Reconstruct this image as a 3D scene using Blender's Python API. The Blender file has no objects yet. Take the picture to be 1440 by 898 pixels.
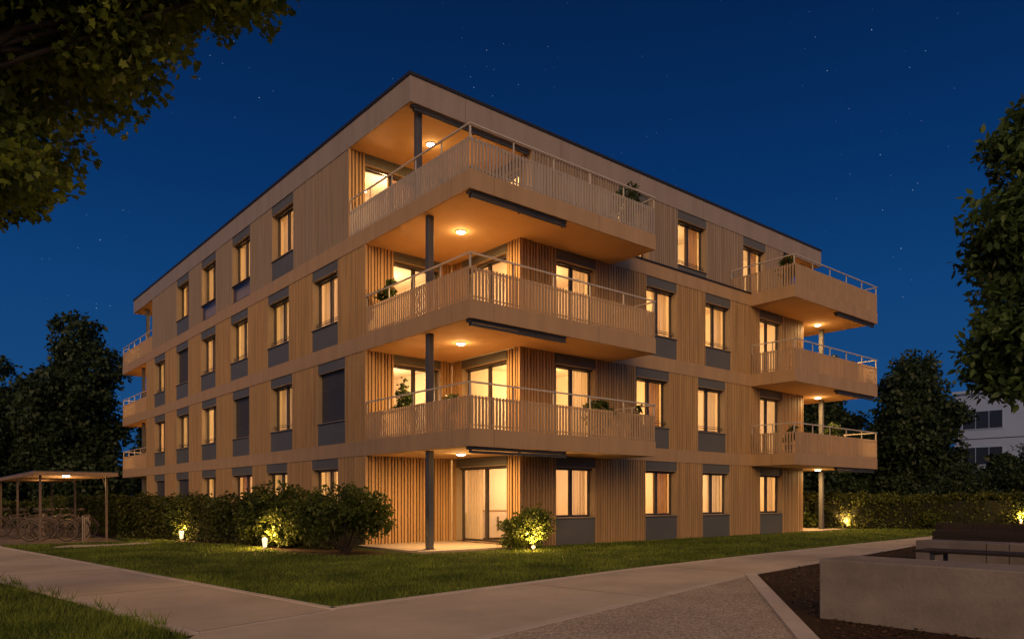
import bpy, math, random
import numpy as np
from mathutils import Vector, Matrix

R = math.radians
rnd = random.Random(7)
rng = np.random.default_rng(7)
scene = bpy.context.scene
COL = scene.collection

# ------------------------------------------------------------------ camera (photo geometry)
F_PX, TH, EYE = 1039.3, 0.69737, 1.336
CX = -10.28
SN, CS = math.sin(TH), math.cos(TH)
def at(lat, depth, z=0.0):
    """metres right of / ahead of the viewing spot -> world"""
    return (CX + depth * SN + lat * CS, depth * CS - lat * SN, z)

cam_d = bpy.data.cameras.new('camera')
cam = bpy.data.objects.new('camera', cam_d)
COL.objects.link(cam)
cam.location = (CX, 0, EYE)
cam.rotation_euler = (R(90), 0, -TH)
cam_d.sensor_width = 36
cam_d.lens = 36 * F_PX / 1440
cam_d.shift_y = 252.3 / 1440
cam_d.clip_start = 0.05
cam_d.clip_end = 3000
scene.camera = cam

# ------------------------------------------------------------------ object helpers
def tag(o, label=None, cat=None, group=None, kind=None):
    if label: o['label'] = label
    if cat: o['category'] = cat
    if group: o['group'] = group
    if kind: o['kind'] = kind
    return o

def empty(name, loc=(0, 0, 0), rz=0, label=None, cat=None, group=None):
    o = bpy.data.objects.new(name, None)
    o.empty_display_size = 0.2
    COL.objects.link(o)
    o.location = loc
    o.rotation_euler = (0, 0, rz)
    return tag(o, label, cat, group)

class MB:
    """collects boxes, prisms and tubes into one mesh"""
    def __init__(s):
        s.v, s.f = [], []
    def quad(s, *ps):
        n = len(s.v); s.v += [tuple(p) for p in ps]; s.f.append(tuple(range(n, n + len(ps)))); return s
    def box(s, x0, x1, y0, y1, z0, z1):
        if x0 > x1: x0, x1 = x1, x0
        if y0 > y1: y0, y1 = y1, y0
        if z0 > z1: z0, z1 = z1, z0
        n = len(s.v)
        s.v += [(x0, y0, z0), (x1, y0, z0), (x1, y1, z0), (x0, y1, z0), (x0, y0, z1), (x1, y0, z1), (x1, y1, z1), (x0, y1, z1)]
        s.f += [tuple(n + i for i in q) for q in ((0, 3, 2, 1), (4, 5, 6, 7), (0, 1, 5, 4), (1, 2, 6, 5), (2, 3, 7, 6), (3, 0, 4, 7))]
        return s
    def prism(s, poly, z0, z1):
        """poly ccw in plan"""
        n = len(s.v); k = len(poly)
        s.v += [(p[0], p[1], z0) for p in poly] + [(p[0], p[1], z1) for p in poly]
        s.f.append(tuple(n + i for i in range(k - 1, -1, -1)))
        s.f.append(tuple(n + k + i for i in range(k)))
        for i in range(k):
            j = (i + 1) % k
            s.f.append((n + i, n + j, n + k + j, n + k + i))
        return s
    def tube(s, pts, rad, sides=8, closed=False, caps=True):
        pts = [Vector(p) for p in pts]
        k = len(pts)
        if not isinstance(rad, (list, tuple)): rad = [rad] * k
        n0 = len(s.v)
        up = None
        for i, p in enumerate(pts):
            if closed: d = (pts[(i + 1) % k] - pts[i - 1])
            else: d = pts[min(i + 1, k - 1)] - pts[max(i - 1, 0)]
            d.normalize()
            if up is None:
                up = Vector((0, 0, 1)) if abs(d.z) < 0.9 else Vector((1, 0, 0))
            a = d.cross(up)
            if a.length < 1e-4: a = d.cross(Vector((0.3, 1, 0.2)))
            a.normalize(); b = a.cross(d); b.normalize(); up = b
            for j in range(sides):
                t = 2 * math.pi * j / sides
                s.v.append(tuple(p + (a * math.cos(t) + b * math.sin(t)) * rad[i]))
        m = k if closed else k - 1
        for i in range(m):
            i2 = (i + 1) % k
            for j in range(sides):
                j2 = (j + 1) % sides
                s.f.append((n0 + i * sides + j, n0 + i2 * sides + j, n0 + i2 * sides + j2, n0 + i * sides + j2))
        if caps and not closed:
            s.f.append(tuple(n0 + j for j in range(sides)))
            s.f.append(tuple(n0 + (k - 1) * sides + j for j in range(sides - 1, -1, -1)))
        return s
    def lathe(s, c, prof, sides=16):
        n0 = len(s.v); k = len(prof)
        for r, z in prof:
            for j in range(sides):
                t = 2 * math.pi * j / sides
                s.v.append((c[0] + r * math.cos(t), c[1] + r * math.sin(t), c[2] + z))
        for i in range(k - 1):
            for j in range(sides):
                j2 = (j + 1) % sides
                s.f.append((n0 + i * sides + j, n0 + i * sides + j2, n0 + (i + 1) * sides + j2, n0 + (i + 1) * sides + j))
        s.f.append(tuple(n0 + j for j in range(sides - 1, -1, -1)))
        s.f.append(tuple(n0 + (k - 1) * sides + j for j in range(sides)))
        return s
    def build(s, name, mat, parent=None, bevel=0, smooth=False):
        me = bpy.data.meshes.new(name)
        me.from_pydata(s.v, [], s.f)
        me.update()
        if mat: me.materials.append(mat)
        if smooth:
            me.polygons.foreach_set('use_smooth', [True] * len(me.polygons))
        o = bpy.data.objects.new(name, me)
        COL.objects.link(o)
        if parent: o.parent = parent
        if bevel:
            m = o.modifiers.new('bevel', 'BEVEL'); m.width = bevel; m.segments = 2; m.limit_method = 'ANGLE'
        return o

def np_mesh(name, verts, nper, mat, parent=None, tint=None):
    """verts (n, nper, 3): one face per row; tint (n,) random value per face"""
    n = len(verts)
    me = bpy.data.meshes.new(name)
    me.vertices.add(n * nper)
    me.vertices.foreach_set('co', verts.reshape(-1).astype(np.float32))
    me.loops.add(n * nper)
    me.loops.foreach_set('vertex_index', np.arange(n * nper, dtype=np.int32))
    me.polygons.add(n)
    me.polygons.foreach_set('loop_start', np.arange(n, dtype=np.int32) * nper)
    me.polygons.foreach_set('loop_total', np.full(n, nper, dtype=np.int32))
    me.update(calc_edges=True)
    if tint is not None:
        a = me.attributes.new('tint', 'FLOAT', 'POINT')
        a.data.foreach_set('value', np.repeat(tint, nper).astype(np.float32))
    me.materials.append(mat)
    o = bpy.data.objects.new(name, me)
    COL.objects.link(o)
    if parent: o.parent = parent
    return o

# ------------------------------------------------------------------ materials
def mat(name):
    m = bpy.data.materials.new(name); m.use_nodes = True
    nt = m.node_tree; nt.nodes.clear()
    return m, nt, nt.nodes, nt.links

def N(nt, t, **kw):
    n = nt.nodes.new(t)
    for k, v in kw.items(): setattr(n, k, v)
    return n

def surf(name, col, var=0.15, rough=0.7, scale=(3, 3, 3), metal=0.0, bump=0.0, bscale=60, spec=0.4, col2=None, fine=0.0, fscale=200, joint=0.0):
    """Principled material with noise-driven colour variation"""
    m, nt, ns, lk = mat(name)
    out = N(nt, 'ShaderNodeOutputMaterial'); p = N(nt, 'ShaderNodeBsdfPrincipled')
    tc = N(nt, 'ShaderNodeTexCoord'); mp = N(nt, 'ShaderNodeMapping')
    mp.inputs['Scale'].default_value = scale
    no = N(nt, 'ShaderNodeTexNoise'); no.inputs['Scale'].default_value = 1; no.inputs['Detail'].default_value = 6
    no.inputs['Roughness'].default_value = 0.62
    lk.new(tc.outputs['Object'], mp.inputs['Vector']); lk.new(mp.outputs['Vector'], no.inputs['Vector'])
    cr = N(nt, 'ShaderNodeValToRGB')
    a = [c * (1 - var) for c in col]; b = [min(1, c * (1 + var)) for c in (col2 or col)]
    cr.color_ramp.elements[0].position = 0.3; cr.color_ramp.elements[1].position = 0.7
    cr.color_ramp.elements[0].color = (*a, 1); cr.color_ramp.elements[1].color = (*b, 1)
    lk.new(no.outputs['Fac'], cr.inputs['Fac'])
    last = cr.outputs['Color']
    if fine > 0:
        n2 = N(nt, 'ShaderNodeTexNoise'); n2.inputs['Scale'].default_value = fscale; n2.inputs['Detail'].default_value = 3
        lk.new(tc.outputs['Object'], n2.inputs['Vector'])
        mr = N(nt, 'ShaderNodeMapRange')
        mr.inputs['From Min'].default_value = 0.3; mr.inputs['From Max'].default_value = 0.7
        mr.inputs['To Min'].default_value = 1 - fine; mr.inputs['To Max'].default_value = 1 + fine
        lk.new(n2.outputs['Fac'], mr.inputs['Value'])
        mx = N(nt, 'ShaderNodeMix', data_type='RGBA', blend_type='MULTIPLY'); mx.inputs['Factor'].default_value = 1
        lk.new(last, mx.inputs['A']); lk.new(mr.outputs['Result'], mx.inputs['B']); last = mx.outputs['Result']
    if joint:      # butt joints between the cladding sheets
        sp = N(nt, 'ShaderNodeSeparateXYZ'); lk.new(tc.outputs['Object'], sp.inputs[0])
        s1 = N(nt, 'ShaderNodeMath', operation='ADD'); lk.new(sp.outputs['X'], s1.inputs[0]); lk.new(sp.outputs['Y'], s1.inputs[1])
        s2 = N(nt, 'ShaderNodeMath', operation='MODULO'); lk.new(s1.outputs[0], s2.inputs[0]); s2.inputs[1].default_value = joint
        s3 = N(nt, 'ShaderNodeMath', operation='LESS_THAN'); lk.new(s2.outputs[0], s3.inputs[0]); s3.inputs[1].default_value = 0.014
        s4 = N(nt, 'ShaderNodeMath', operation='MULTIPLY'); lk.new(s3.outputs[0], s4.inputs[0]); s4.inputs[1].default_value = 0.6
        mj = N(nt, 'ShaderNodeMix', data_type='RGBA'); lk.new(s4.outputs[0], mj.inputs['Factor']); lk.new(last, mj.inputs['A']); mj.inputs['B'].default_value = (0.05, 0.035, 0.025, 1)
        last = mj.outputs['Result']
    lk.new(last, p.inputs['Base Color'])
    p.inputs['Roughness'].default_value = rough; p.inputs['Metallic'].default_value = metal
    p.inputs['Specular IOR Level'].default_value = spec
    if bump:
        nb = N(nt, 'ShaderNodeTexNoise'); nb.inputs['Scale'].default_value = bscale; nb.inputs['Detail'].default_value = 4
        bp = N(nt, 'ShaderNodeBump'); bp.inputs['Strength'].default_value = bump; bp.inputs['Distance'].default_value = 0.02
        lk.new(tc.outputs['Object'], nb.inputs['Vector']); lk.new(nb.outputs['Fac'], bp.inputs['Height']); lk.new(bp.outputs['Normal'], p.inputs['Normal'])
    lk.new(p.outputs['BSDF'], out.inputs['Surface'])
    return m

def leaf_mat(name, dark, light, trans=0.25, clump=0.6, spec=0.25):
    m, nt, ns, lk = mat(name)
    out = N(nt, 'ShaderNodeOutputMaterial')
    at_ = N(nt, 'ShaderNodeAttribute', attribute_name='tint')
    tc = N(nt, 'ShaderNodeTexCoord')
    no = N(nt, 'ShaderNodeTexNoise'); no.inputs['Scale'].default_value = clump; no.inputs['Detail'].default_value = 2
    lk.new(tc.outputs['Object'], no.inputs['Vector'])
    ad = N(nt, 'ShaderNodeMath', operation='MULTIPLY_ADD'); ad.inputs[1].default_value = 0.55; 
    lk.new(at_.outputs['Fac'], ad.inputs[0])
    sb = N(nt, 'ShaderNodeMath', operation='MULTIPLY_ADD'); sb.inputs[1].default_value = 1.3; sb.inputs[2].default_value = -0.4
    lk.new(no.outputs['Fac'], sb.inputs[0]); lk.new(sb.outputs[0], ad.inputs[2])
    cr = N(nt, 'ShaderNodeValToRGB')
    cr.color_ramp.elements[0].color = (*dark, 1); cr.color_ramp.elements[1].color = (*light, 1)
    cr.color_ramp.elements[0].position = 0.15; cr.color_ramp.elements[1].position = 0.95
    lk.new(ad.outputs[0], cr.inputs['Fac'])
    p = N(nt, 'ShaderNodeBsdfPrincipled'); p.inputs['Roughness'].default_value = 0.5; p.inputs['Specular IOR Level'].default_value = spec
    lk.new(cr.outputs['Color'], p.inputs['Base Color'])
    tr = N(nt, 'ShaderNodeBsdfTranslucent'); lk.new(cr.outputs['Color'], tr.inputs['Color'])
    mx = N(nt, 'ShaderNodeMixShader'); mx.inputs[0].default_value = trans
    lk.new(p.outputs['BSDF'], mx.inputs[1]); lk.new(tr.outputs[0], mx.inputs[2]); lk.new(mx.outputs[0], out.inputs['Surface'])
    return m

def glow_mat(name, col, strength):
    m, nt, ns, lk = mat(name)
    out = N(nt, 'ShaderNodeOutputMaterial'); e = N(nt, 'ShaderNodeEmission')
    e.inputs['Color'].default_value = (*col, 1); e.inputs['Strength'].default_value = strength
    lk.new(e.outputs[0], out.inputs['Surface'])
    return m

def glass_mat(name, tint=(1, 1, 1), refl=0.06):
    m, nt, ns, lk = mat(name)
    out = N(nt, 'ShaderNodeOutputMaterial')
    t = N(nt, 'ShaderNodeBsdfTransparent'); t.inputs['Color'].default_value = (*tint, 1)
    g = N(nt, 'ShaderNodeBsdfGlossy'); g.inputs['Roughness'].default_value = 0.02
    lw = N(nt, 'ShaderNodeLayerWeight'); pw = N(nt, 'ShaderNodeMath', operation='POWER'); pw.inputs[1].default_value = 5
    fr = N(nt, 'ShaderNodeMath', operation='MULTIPLY_ADD'); fr.inputs[1].default_value = 0.9; fr.inputs[2].default_value = refl
    lk.new(lw.outputs['Facing'], pw.inputs[0]); lk.new(pw.outputs[0], fr.inputs[0])
    mx = N(nt, 'ShaderNodeMixShader')
    lk.new(fr.outputs[0], mx.inputs[0]); lk.new(t.outputs[0], mx.inputs[1]); lk.new(g.outputs[0], mx.inputs[2])
    lk.new(mx.outputs[0], out.inputs['Surface'])
    return m

def curtain_mat(name, col, trans=0.55):
    m, nt, ns, lk = mat(name)
    out = N(nt, 'ShaderNodeOutputMaterial')
    tc = N(nt, 'ShaderNodeTexCoord'); mp = N(nt, 'ShaderNodeMapping'); mp.inputs['Scale'].default_value = (14, 14, 0.4)
    no = N(nt, 'ShaderNodeTexNoise'); no.inputs['Scale'].default_value = 1; no.inputs['Detail'].default_value = 3
    lk.new(tc.outputs['Object'], mp.inputs[0]); lk.new(mp.outputs[0], no.inputs['Vector'])
    cr = N(nt, 'ShaderNodeValToRGB'); cr.color_ramp.elements[0].position = 0.3; cr.color_ramp.elements[1].position = 0.7
    cr.color_ramp.elements[0].color = (*[c * 0.75 for c in col], 1); cr.color_ramp.elements[1].color = (*col, 1)
    lk.new(no.outputs['Fac'], cr.inputs[0])
    d = N(nt, 'ShaderNodeBsdfDiffuse'); t = N(nt, 'ShaderNodeBsdfTranslucent'); mx = N(nt, 'ShaderNodeMixShader')
    lk.new(cr.outputs[0], d.inputs[0]); lk.new(cr.outputs[0], t.inputs[0])
    mx.inputs[0].default_value = trans
    lk.new(d.outputs[0], mx.inputs[1]); lk.new(t.outputs[0], mx.inputs[2]); lk.new(mx.outputs[0], out.inputs[0])
    return m

M = {}
M['band'] = surf('beige_fascia_paint', (0.46, 0.302, 0.163), 0.1, 0.55, (2.2, 2.2, 0.35), fine=0.05, fscale=30, joint=3.63)
M['slat'] = surf('beige_slat_cladding', (0.46, 0.294, 0.142), 0.26, 0.6, (9, 9, 0.35), fine=0.05, fscale=60)
M['slat_back'] = surf('cladding_backing', (0.105, 0.066, 0.038), 0.2, 0.8, (6, 6, 0.4))
M['fascia_shaded'] = surf('shaded_beige_fascia', (0.33, 0.275, 0.235), 0.1, 0.55, (2.2, 2.2, 0.3), fine=0.05, fscale=30, joint=3.63)  # light fall-off towards the roof put into the fascia colour
M['slat_shaded'] = surf('shaded_beige_slats', (0.34, 0.265, 0.205), 0.2, 0.6, (9, 9, 0.35), fine=0.05, fscale=60)  # slat colour dimmed and greyed to imitate weaker light on the top floor
M['warm_slat'] = surf('timber_slat_cladding', (0.44, 0.27, 0.125), 0.24, 0.6, (10, 10, 0.35), fine=0.06, fscale=60)
M['soffit'] = surf('soffit_render', (0.62, 0.42, 0.22), 0.06, 0.85, (0.8, 0.8, 0.8), bump=0.08, bscale=30, fine=0.03, fscale=20)
M['panel'] = surf('anthracite_panel', (0.13, 0.13, 0.118), 0.08, 0.45, (1, 1, 1.5), fine=0.04, fscale=30)
M['reveal'] = surf('reveal_metal', (0.36, 0.28, 0.19), 0.06, 0.45, (2, 2, 2))
M['frame'] = surf('window_frame_coating', (0.06, 0.052, 0.05), 0.1, 0.4, (4, 4, 4))
M['shutter'] = surf('shutter_slats', (0.075, 0.07, 0.07), 0.12, 0.5, (2, 2, 6))
M['dark_metal'] = surf('dark_metal', (0.05, 0.052, 0.058), 0.12, 0.45, (5, 5, 2))
M['rail'] = surf('pale_grey_rail_metal', (0.55, 0.5, 0.44), 0.06, 0.4, (6, 6, 6))
M['bar'] = surf('balustrade_bars', (0.45, 0.315, 0.195), 0.14, 0.5, (9, 9, 0.6))
M['bar_shaded'] = surf('shaded_balustrade_bars', (0.4, 0.35, 0.31), 0.12, 0.5, (9, 9, 0.6))  # top balcony bars: the dimmer light up there is painted into the colour
M['roofcap'] = surf('roof_edge_metal', (0.025, 0.024, 0.026), 0.1, 0.5, (3, 3, 3))
M['room'] = surf('room_plaster', (0.82, 0.74, 0.6), 0.04, 0.9, (0.7, 0.7, 0.7))
M['floorwood'] = surf('room_floor', (0.42, 0.27, 0.15), 0.15, 0.6, (6, 0.8, 1))
M['glass'] = glass_mat('window_glass')
M['curtain'] = curtain_mat('sheer_curtain', (0.85, 0.76, 0.6))
M['drape'] = curtain_mat('heavy_curtain', (0.55, 0.36, 0.2), 0.35)
M['lamp'] = glow_mat('ceiling_lamp_glow', (1, 0.78, 0.5), 20)
M['path'] = surf('path_concrete', (0.5, 0.42, 0.335), 0.24, 0.85, (0.45, 0.45, 1), bump=0.2, bscale=50, fine=0.12, fscale=120)
M['edging'] = surf('edging_concrete', (0.52, 0.45, 0.39), 0.12, 0.85, (2, 2, 2), bump=0.2, bscale=60, fine=0.08, fscale=120)
M['concrete'] = surf('cast_concrete', (0.215, 0.186, 0.166), 0.28, 0.85, (1.1, 1.1, 1.6), bump=0.25, bscale=25, fine=0.08, fscale=70)
M['terrace'] = surf('terrace_slabs', (0.4, 0.32, 0.25), 0.12, 0.8, (1, 1, 1), fine=0.1, fscale=90)
M['pad'] = surf('worn_pad', (0.16, 0.12, 0.09), 0.25, 0.9, (0.8, 0.8, 1), fine=0.15, fscale=60)
M['joint'] = surf('dark_path_joint', (0.09, 0.07, 0.055), 0.2, 0.9)  # dark colour of the joint lines across the paths
M['timber'] = surf('dark_timber', (0.02, 0.014, 0.013), 0.25, 0.75, (1.2, 1.2, 14))
M['shed_timber'] = surf('shelter_timber', (0.26, 0.17, 0.11), 0.2, 0.7, (12, 0.6, 4))
M['steel'] = surf('galvanised_steel', (0.3, 0.25, 0.22), 0.12, 0.45, (4, 4, 4), metal=0.3)
M['brown_steel'] = surf('brown_post_coating', (0.15, 0.105, 0.08), 0.12, 0.5, (4, 4, 1))
M['warm_back'] = surf('warm_cladding_backing', (0.24, 0.135, 0.055), 0.2, 0.8, (6, 6, 0.4))
M['bike_frame'] = surf('bicycle_paint', (0.11, 0.08, 0.07), 0.1, 0.35, (5, 5, 5))
M['rubber'] = surf('tyre_rubber', (0.04, 0.032, 0.028), 0.1, 0.8, (9, 9, 9))
M['chrome'] = surf('bicycle_metal', (0.15, 0.12, 0.1), 0.05, 0.3, (5, 5, 5), metal=0.7)
M['pot'] = surf('plant_pot', (0.09, 0.08, 0.075), 0.12, 0.6, (4, 4, 4))
M['bark'] = surf('tree_bark', (0.035, 0.026, 0.02), 0.35, 0.9, (6, 6, 1.5), bump=0.6, bscale=20)
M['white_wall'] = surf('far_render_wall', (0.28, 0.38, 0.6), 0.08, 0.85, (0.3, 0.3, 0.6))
M['far_glass'] = surf('far_dark_window', (0.02, 0.025, 0.035), 0.2, 0.15, (0.4, 0.4, 0.4))
M['post'] = surf('steel_column_paint', (0.085, 0.085, 0.092), 0.1, 0.45, (5, 5, 0.5))
M['white_plastic'] = surf('white_fixture', (0.7, 0.66, 0.6), 0.05, 0.5, (5, 5, 5))

def ground_mat(name, c1, c2, c3, s1, s2, bump, bs):
    m, nt, ns, lk = mat(name)
    out = N(nt, 'ShaderNodeOutputMaterial'); p = N(nt, 'ShaderNodeBsdfPrincipled'); tc = N(nt, 'ShaderNodeTexCoord')
    a = N(nt, 'ShaderNodeTexNoise'); a.inputs['Scale'].default_value = s1; a.inputs['Detail'].default_value = 8; a.inputs['Roughness'].default_value = 0.7
    b = N(nt, 'ShaderNodeTexNoise'); b.inputs['Scale'].default_value = s2; b.inputs['Detail'].default_value = 5
    for q in (a, b): lk.new(tc.outputs['Object'], q.inputs['Vector'])
    cr = N(nt, 'ShaderNodeValToRGB'); e = cr.color_ramp.elements
    e[0].position = 0.3; e[0].color = (*c1, 1); e[1].position = 0.72; e[1].color = (*c2, 1)
    lk.new(a.outputs['Fac'], cr.inputs[0])
    mx = N(nt, 'ShaderNodeMix', data_type='RGBA'); mx.inputs['B'].default_value = (*c3, 1)
    mr = N(nt, 'ShaderNodeMapRange'); mr.inputs['From Min'].default_value = 0.45; mr.inputs['From Max'].default_value = 0.7
    lk.new(b.outputs['Fac'], mr.inputs['Value']); lk.new(mr.outputs[0], mx.inputs['Factor'])
    lk.new(cr.outputs[0], mx.inputs['A']); lk.new(mx.outputs['Result'], p.inputs['Base Color'])
    p.inputs['Roughness'].default_value = 0.95; p.inputs['Specular IOR Level'].default_value = 0.15
    nb = N(nt, 'ShaderNodeTexNoise'); nb.inputs['Scale'].default_value = bs; nb.inputs['Detail'].default_value = 6
    bp = N(nt, 'ShaderNodeBump'); bp.inputs['Strength'].default_value = bump; bp.inputs['Distance'].default_value = 0.05
    lk.new(tc.outputs['Object'], nb.inputs['Vector']); lk.new(nb.outputs['Fac'], bp.inputs['Height']); lk.new(bp.outputs[0], p.inputs['Normal'])
    lk.new(p.outputs[0], out.inputs[0])
    return m
M['lawn'] = ground_mat('lawn_soil', (0.018, 0.026, 0.008), (0.045, 0.06, 0.018), (0.05, 0.045, 0.02), 5, 0.5, 0.8, 14)
M['soil'] = ground_mat('bark_mulch', (0.02, 0.012, 0.008), (0.085, 0.048, 0.028), (0.03, 0.018, 0.012), 18, 1.2, 1.0, 30)
M['earth'] = ground_mat('far_ground', (0.02, 0.022, 0.01), (0.035, 0.038, 0.016), (0.03, 0.025, 0.015), 1.5, 0.2, 0.5, 4)

def pebble_mat():
    m, nt, ns, lk = mat('exposed_aggregate')
    out = N(nt, 'ShaderNodeOutputMaterial'); p = N(nt, 'ShaderNodeBsdfPrincipled'); tc = N(nt, 'ShaderNodeTexCoord')
    v = N(nt, 'ShaderNodeTexVoronoi'); v.inputs['Scale'].default_value = 55
    lk.new(tc.outputs['Object'], v.inputs['Vector'])
    sep = N(nt, 'ShaderNodeSeparateColor'); lk.new(v.outputs['Color'], sep.inputs[0])
    cr = N(nt, 'ShaderNodeValToRGB'); e = cr.color_ramp.elements
    e[0].color = (0.2, 0.165, 0.135, 1); e[1].color = (0.62, 0.53, 0.43, 1)
    x = cr.color_ramp.elements.new(0.55); x.color = (0.4, 0.325, 0.26, 1)
    lk.new(sep.outputs[0], cr.inputs[0])
    n = N(nt, 'ShaderNodeTexNoise'); n.inputs['Scale'].default_value = 0.8; n.inputs['Detail'].default_value = 5
    lk.new(tc.outputs['Object'], n.inputs['Vector'])
    mr = N(nt, 'ShaderNodeMapRange'); mr.inputs['From Min'].default_value = 0.3; mr.inputs['From Max'].default_value = 0.7
    mr.inputs['To Min'].default_value = 0.8; mr.inputs['To Max'].default_value = 1.15
    lk.new(n.outputs['Fac'], mr.inputs['Value'])
    mx = N(nt, 'ShaderNodeMix', data_type='RGBA', blend_type='MULTIPLY'); mx.inputs['Factor'].default_value = 1
    lk.new(cr.outputs[0], mx.inputs['A']); lk.new(mr.outputs[0], mx.inputs['B']); lk.new(mx.outputs['Result'], p.inputs['Base Color'])
    p.inputs['Roughness'].default_value = 0.8
    bp = N(nt, 'ShaderNodeBump'); bp.inputs['Strength'].default_value = 0.5; bp.inputs['Distance'].default_value = 0.008; bp.invert = True
    lk.new(v.outputs['Distance'], bp.inputs['Height']); lk.new(bp.outputs[0], p.inputs['Normal'])
    lk.new(p.outputs[0], out.inputs[0])
    return m
M['pebble'] = pebble_mat()
M['grass'] = leaf_mat('grass_blades', (0.038, 0.072, 0.01), (0.25, 0.325, 0.05), 0.3, 0.8, 0.2)
M['leaf_fg'] = leaf_mat('broad_leaf', (0.05, 0.085, 0.012), (0.32, 0.4, 0.06), 0.45, 1.4)
M['leaf_fg2'] = leaf_mat('long_leaf', (0.018, 0.045, 0.016), (0.13, 0.21, 0.06), 0.35, 1.4)
M['leaf_bg'] = leaf_mat('distant_leaf', (0.012, 0.026, 0.014), (0.05, 0.08, 0.035), 0.15, 0.5)
M['leaf_hedge'] = leaf_mat('hedge_leaf', (0.026, 0.038, 0.006), (0.13, 0.145, 0.026), 0.2, 1.4)
M['leaf_shrub'] = leaf_mat('shrub_leaf', (0.03, 0.05, 0.008), (0.12, 0.15, 0.025), 0.25, 2.0)
M['leaf_pot'] = leaf_mat('potted_leaf', (0.025, 0.045, 0.01), (0.09, 0.13, 0.025), 0.25, 4.0)
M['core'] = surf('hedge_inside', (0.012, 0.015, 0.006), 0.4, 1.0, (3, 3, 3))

WARM = (1.0, 0.57, 0.2)
def lamp(kind, loc, energy, col=WARM, size=0.05, parent=None, rot=None, spot=None, name='light'):
    d = bpy.data.lights.new(name, kind); d.energy = energy; d.color = col
    if kind in ('POINT', 'SPOT'): d.shadow_soft_size = size
    if kind == 'SPOT': d.spot_size = R(spot or 80); d.spot_blend = 0.6
    o = bpy.data.objects.new(name, d); COL.objects.link(o); o.location = loc
    if rot: o.rotation_euler = rot
    if parent: o.parent = parent
    return o

# ------------------------------------------------------------------ world: night sky with stars + one weak warm sun lamp
SKY_STRENGTH = 1.0
w = bpy.data.worlds.new('World'); scene.world = w; w.use_nodes = True
nt = w.node_tree; nt.nodes.clear(); lk = nt.links
wo = N(nt, 'ShaderNodeOutputWorld'); bg = N(nt, 'ShaderNodeBackground')
tc = N(nt, 'ShaderNodeTexCoord'); sx = N(nt, 'ShaderNodeSeparateXYZ'); lk.new(tc.outputs['Generated'], sx.inputs[0])
cr = N(nt, 'ShaderNodeValToRGB'); e = cr.color_ramp.elements
def s2l(c): return tuple(((x / 255) / 12.92 if x / 255 <= 0.04045 else ((x / 255 + 0.055) / 1.055) ** 2.4) for x in c)
stops = [(0.0, (28, 72, 118)), (0.12, (23, 71, 122)), (0.25, (12, 62, 115)), (0.38, (4, 48, 100)), (0.5, (2, 38, 84)), (0.62, (2, 28, 66)), (1.0, (1, 14, 40))]
e[0].position = stops[0][0]; e[0].color = (*s2l(stops[0][1]), 1); e[1].position = 1.0; e[1].color = (*s2l(stops[-1][1]), 1)
for pz, c in stops[1:-1]:
    q = e.new(pz); q.color = (*s2l(c), 1)
lk.new(sx.outputs['Z'], cr.inputs[0])
sky = N(nt, 'ShaderNodeTexSky', sky_type='NISHITA'); sky.sun_disc = False
sky.sun_elevation = R(-4); sky.sun_rotation = R(215)
skm = N(nt, 'ShaderNodeMix', data_type='RGBA', blend_type='ADD'); skm.inputs['Factor'].default_value = 0.06
lk.new(cr.outputs[0], skm.inputs['A']); lk.new(sky.outputs[0], skm.inputs['B'])
# unseen glow added low in the sky behind the viewer as cool fill
dp = N(nt, 'ShaderNodeVectorMath', operation='DOT_PRODUCT'); lk.new(tc.outputs['Generated'], dp.inputs[0])
dp.inputs[1].default_value = Vector((-SN, -CS, 0.35)).normalized()
dm = N(nt, 'ShaderNodeMapRange', interpolation_type='SMOOTHSTEP'); dm.inputs['From Min'].default_value = 0.05; dm.inputs['From Max'].default_value = 0.95
lk.new(dp.outputs['Value'], dm.inputs['Value'])
dg = N(nt, 'ShaderNodeMix', data_type='RGBA', blend_type='ADD'); dg.inputs['B'].default_value = (0.15, 0.17, 0.235, 1)
lk.new(dm.outputs[0], dg.inputs['Factor']); lk.new(skm.outputs['Result'], dg.inputs['A'])
# stars: tiny voronoi cell centres, only some cells lit, in loose groups
vo = N(nt, 'ShaderNodeTexVoronoi'); vo.inputs['Scale'].default_value = 150
lk.new(tc.outputs['Generated'], vo.inputs['Vector'])
near = N(nt, 'ShaderNodeMapRange'); near.inputs['From Min'].default_value = 0.0; near.inputs['From Max'].default_value = 0.085
near.inputs['To Min'].default_value = 1; near.inputs['To Max'].default_value = 0
lk.new(vo.outputs['Distance'], near.inputs['Value'])
sc = N(nt, 'ShaderNodeSeparateColor'); lk.new(vo.outputs['Color'], sc.inputs[0])
bri = N(nt, 'ShaderNodeMapRange'); bri.inputs['From Min'].default_value = 0.4; bri.inputs['From Max'].default_value = 1.0
lk.new(sc.outputs[0], bri.inputs['Value'])
bp3 = N(nt, 'ShaderNodeMath', operation='POWER'); bp3.inputs[1].default_value = 3; lk.new(bri.outputs[0], bp3.inputs[0])
gn = N(nt, 'ShaderNodeTexNoise'); gn.inputs['Scale'].default_value = 7; gn.inputs['Detail'].default_value = 1
lk.new(tc.outputs['Generated'], gn.inputs['Vector'])
gm = N(nt, 'ShaderNodeMapRange'); gm.inputs['From Min'].default_value = 0.45; gm.inputs['From Max'].default_value = 0.62; lk.new(gn.outputs['Fac'], gm.inputs['Value'])
m1 = N(nt, 'ShaderNodeMath', operation='MULTIPLY'); m2 = N(nt, 'ShaderNodeMath', operation='MULTIPLY'); m3 = N(nt, 'ShaderNodeMath', operation='MULTIPLY')
lk.new(near.outputs[0], m1.inputs[0]); lk.new(bp3.outputs[0], m1.inputs[1]); lk.new(m1.outputs[0], m2.inputs[0]); lk.new(gm.outputs[0], m2.inputs[1])
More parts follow.
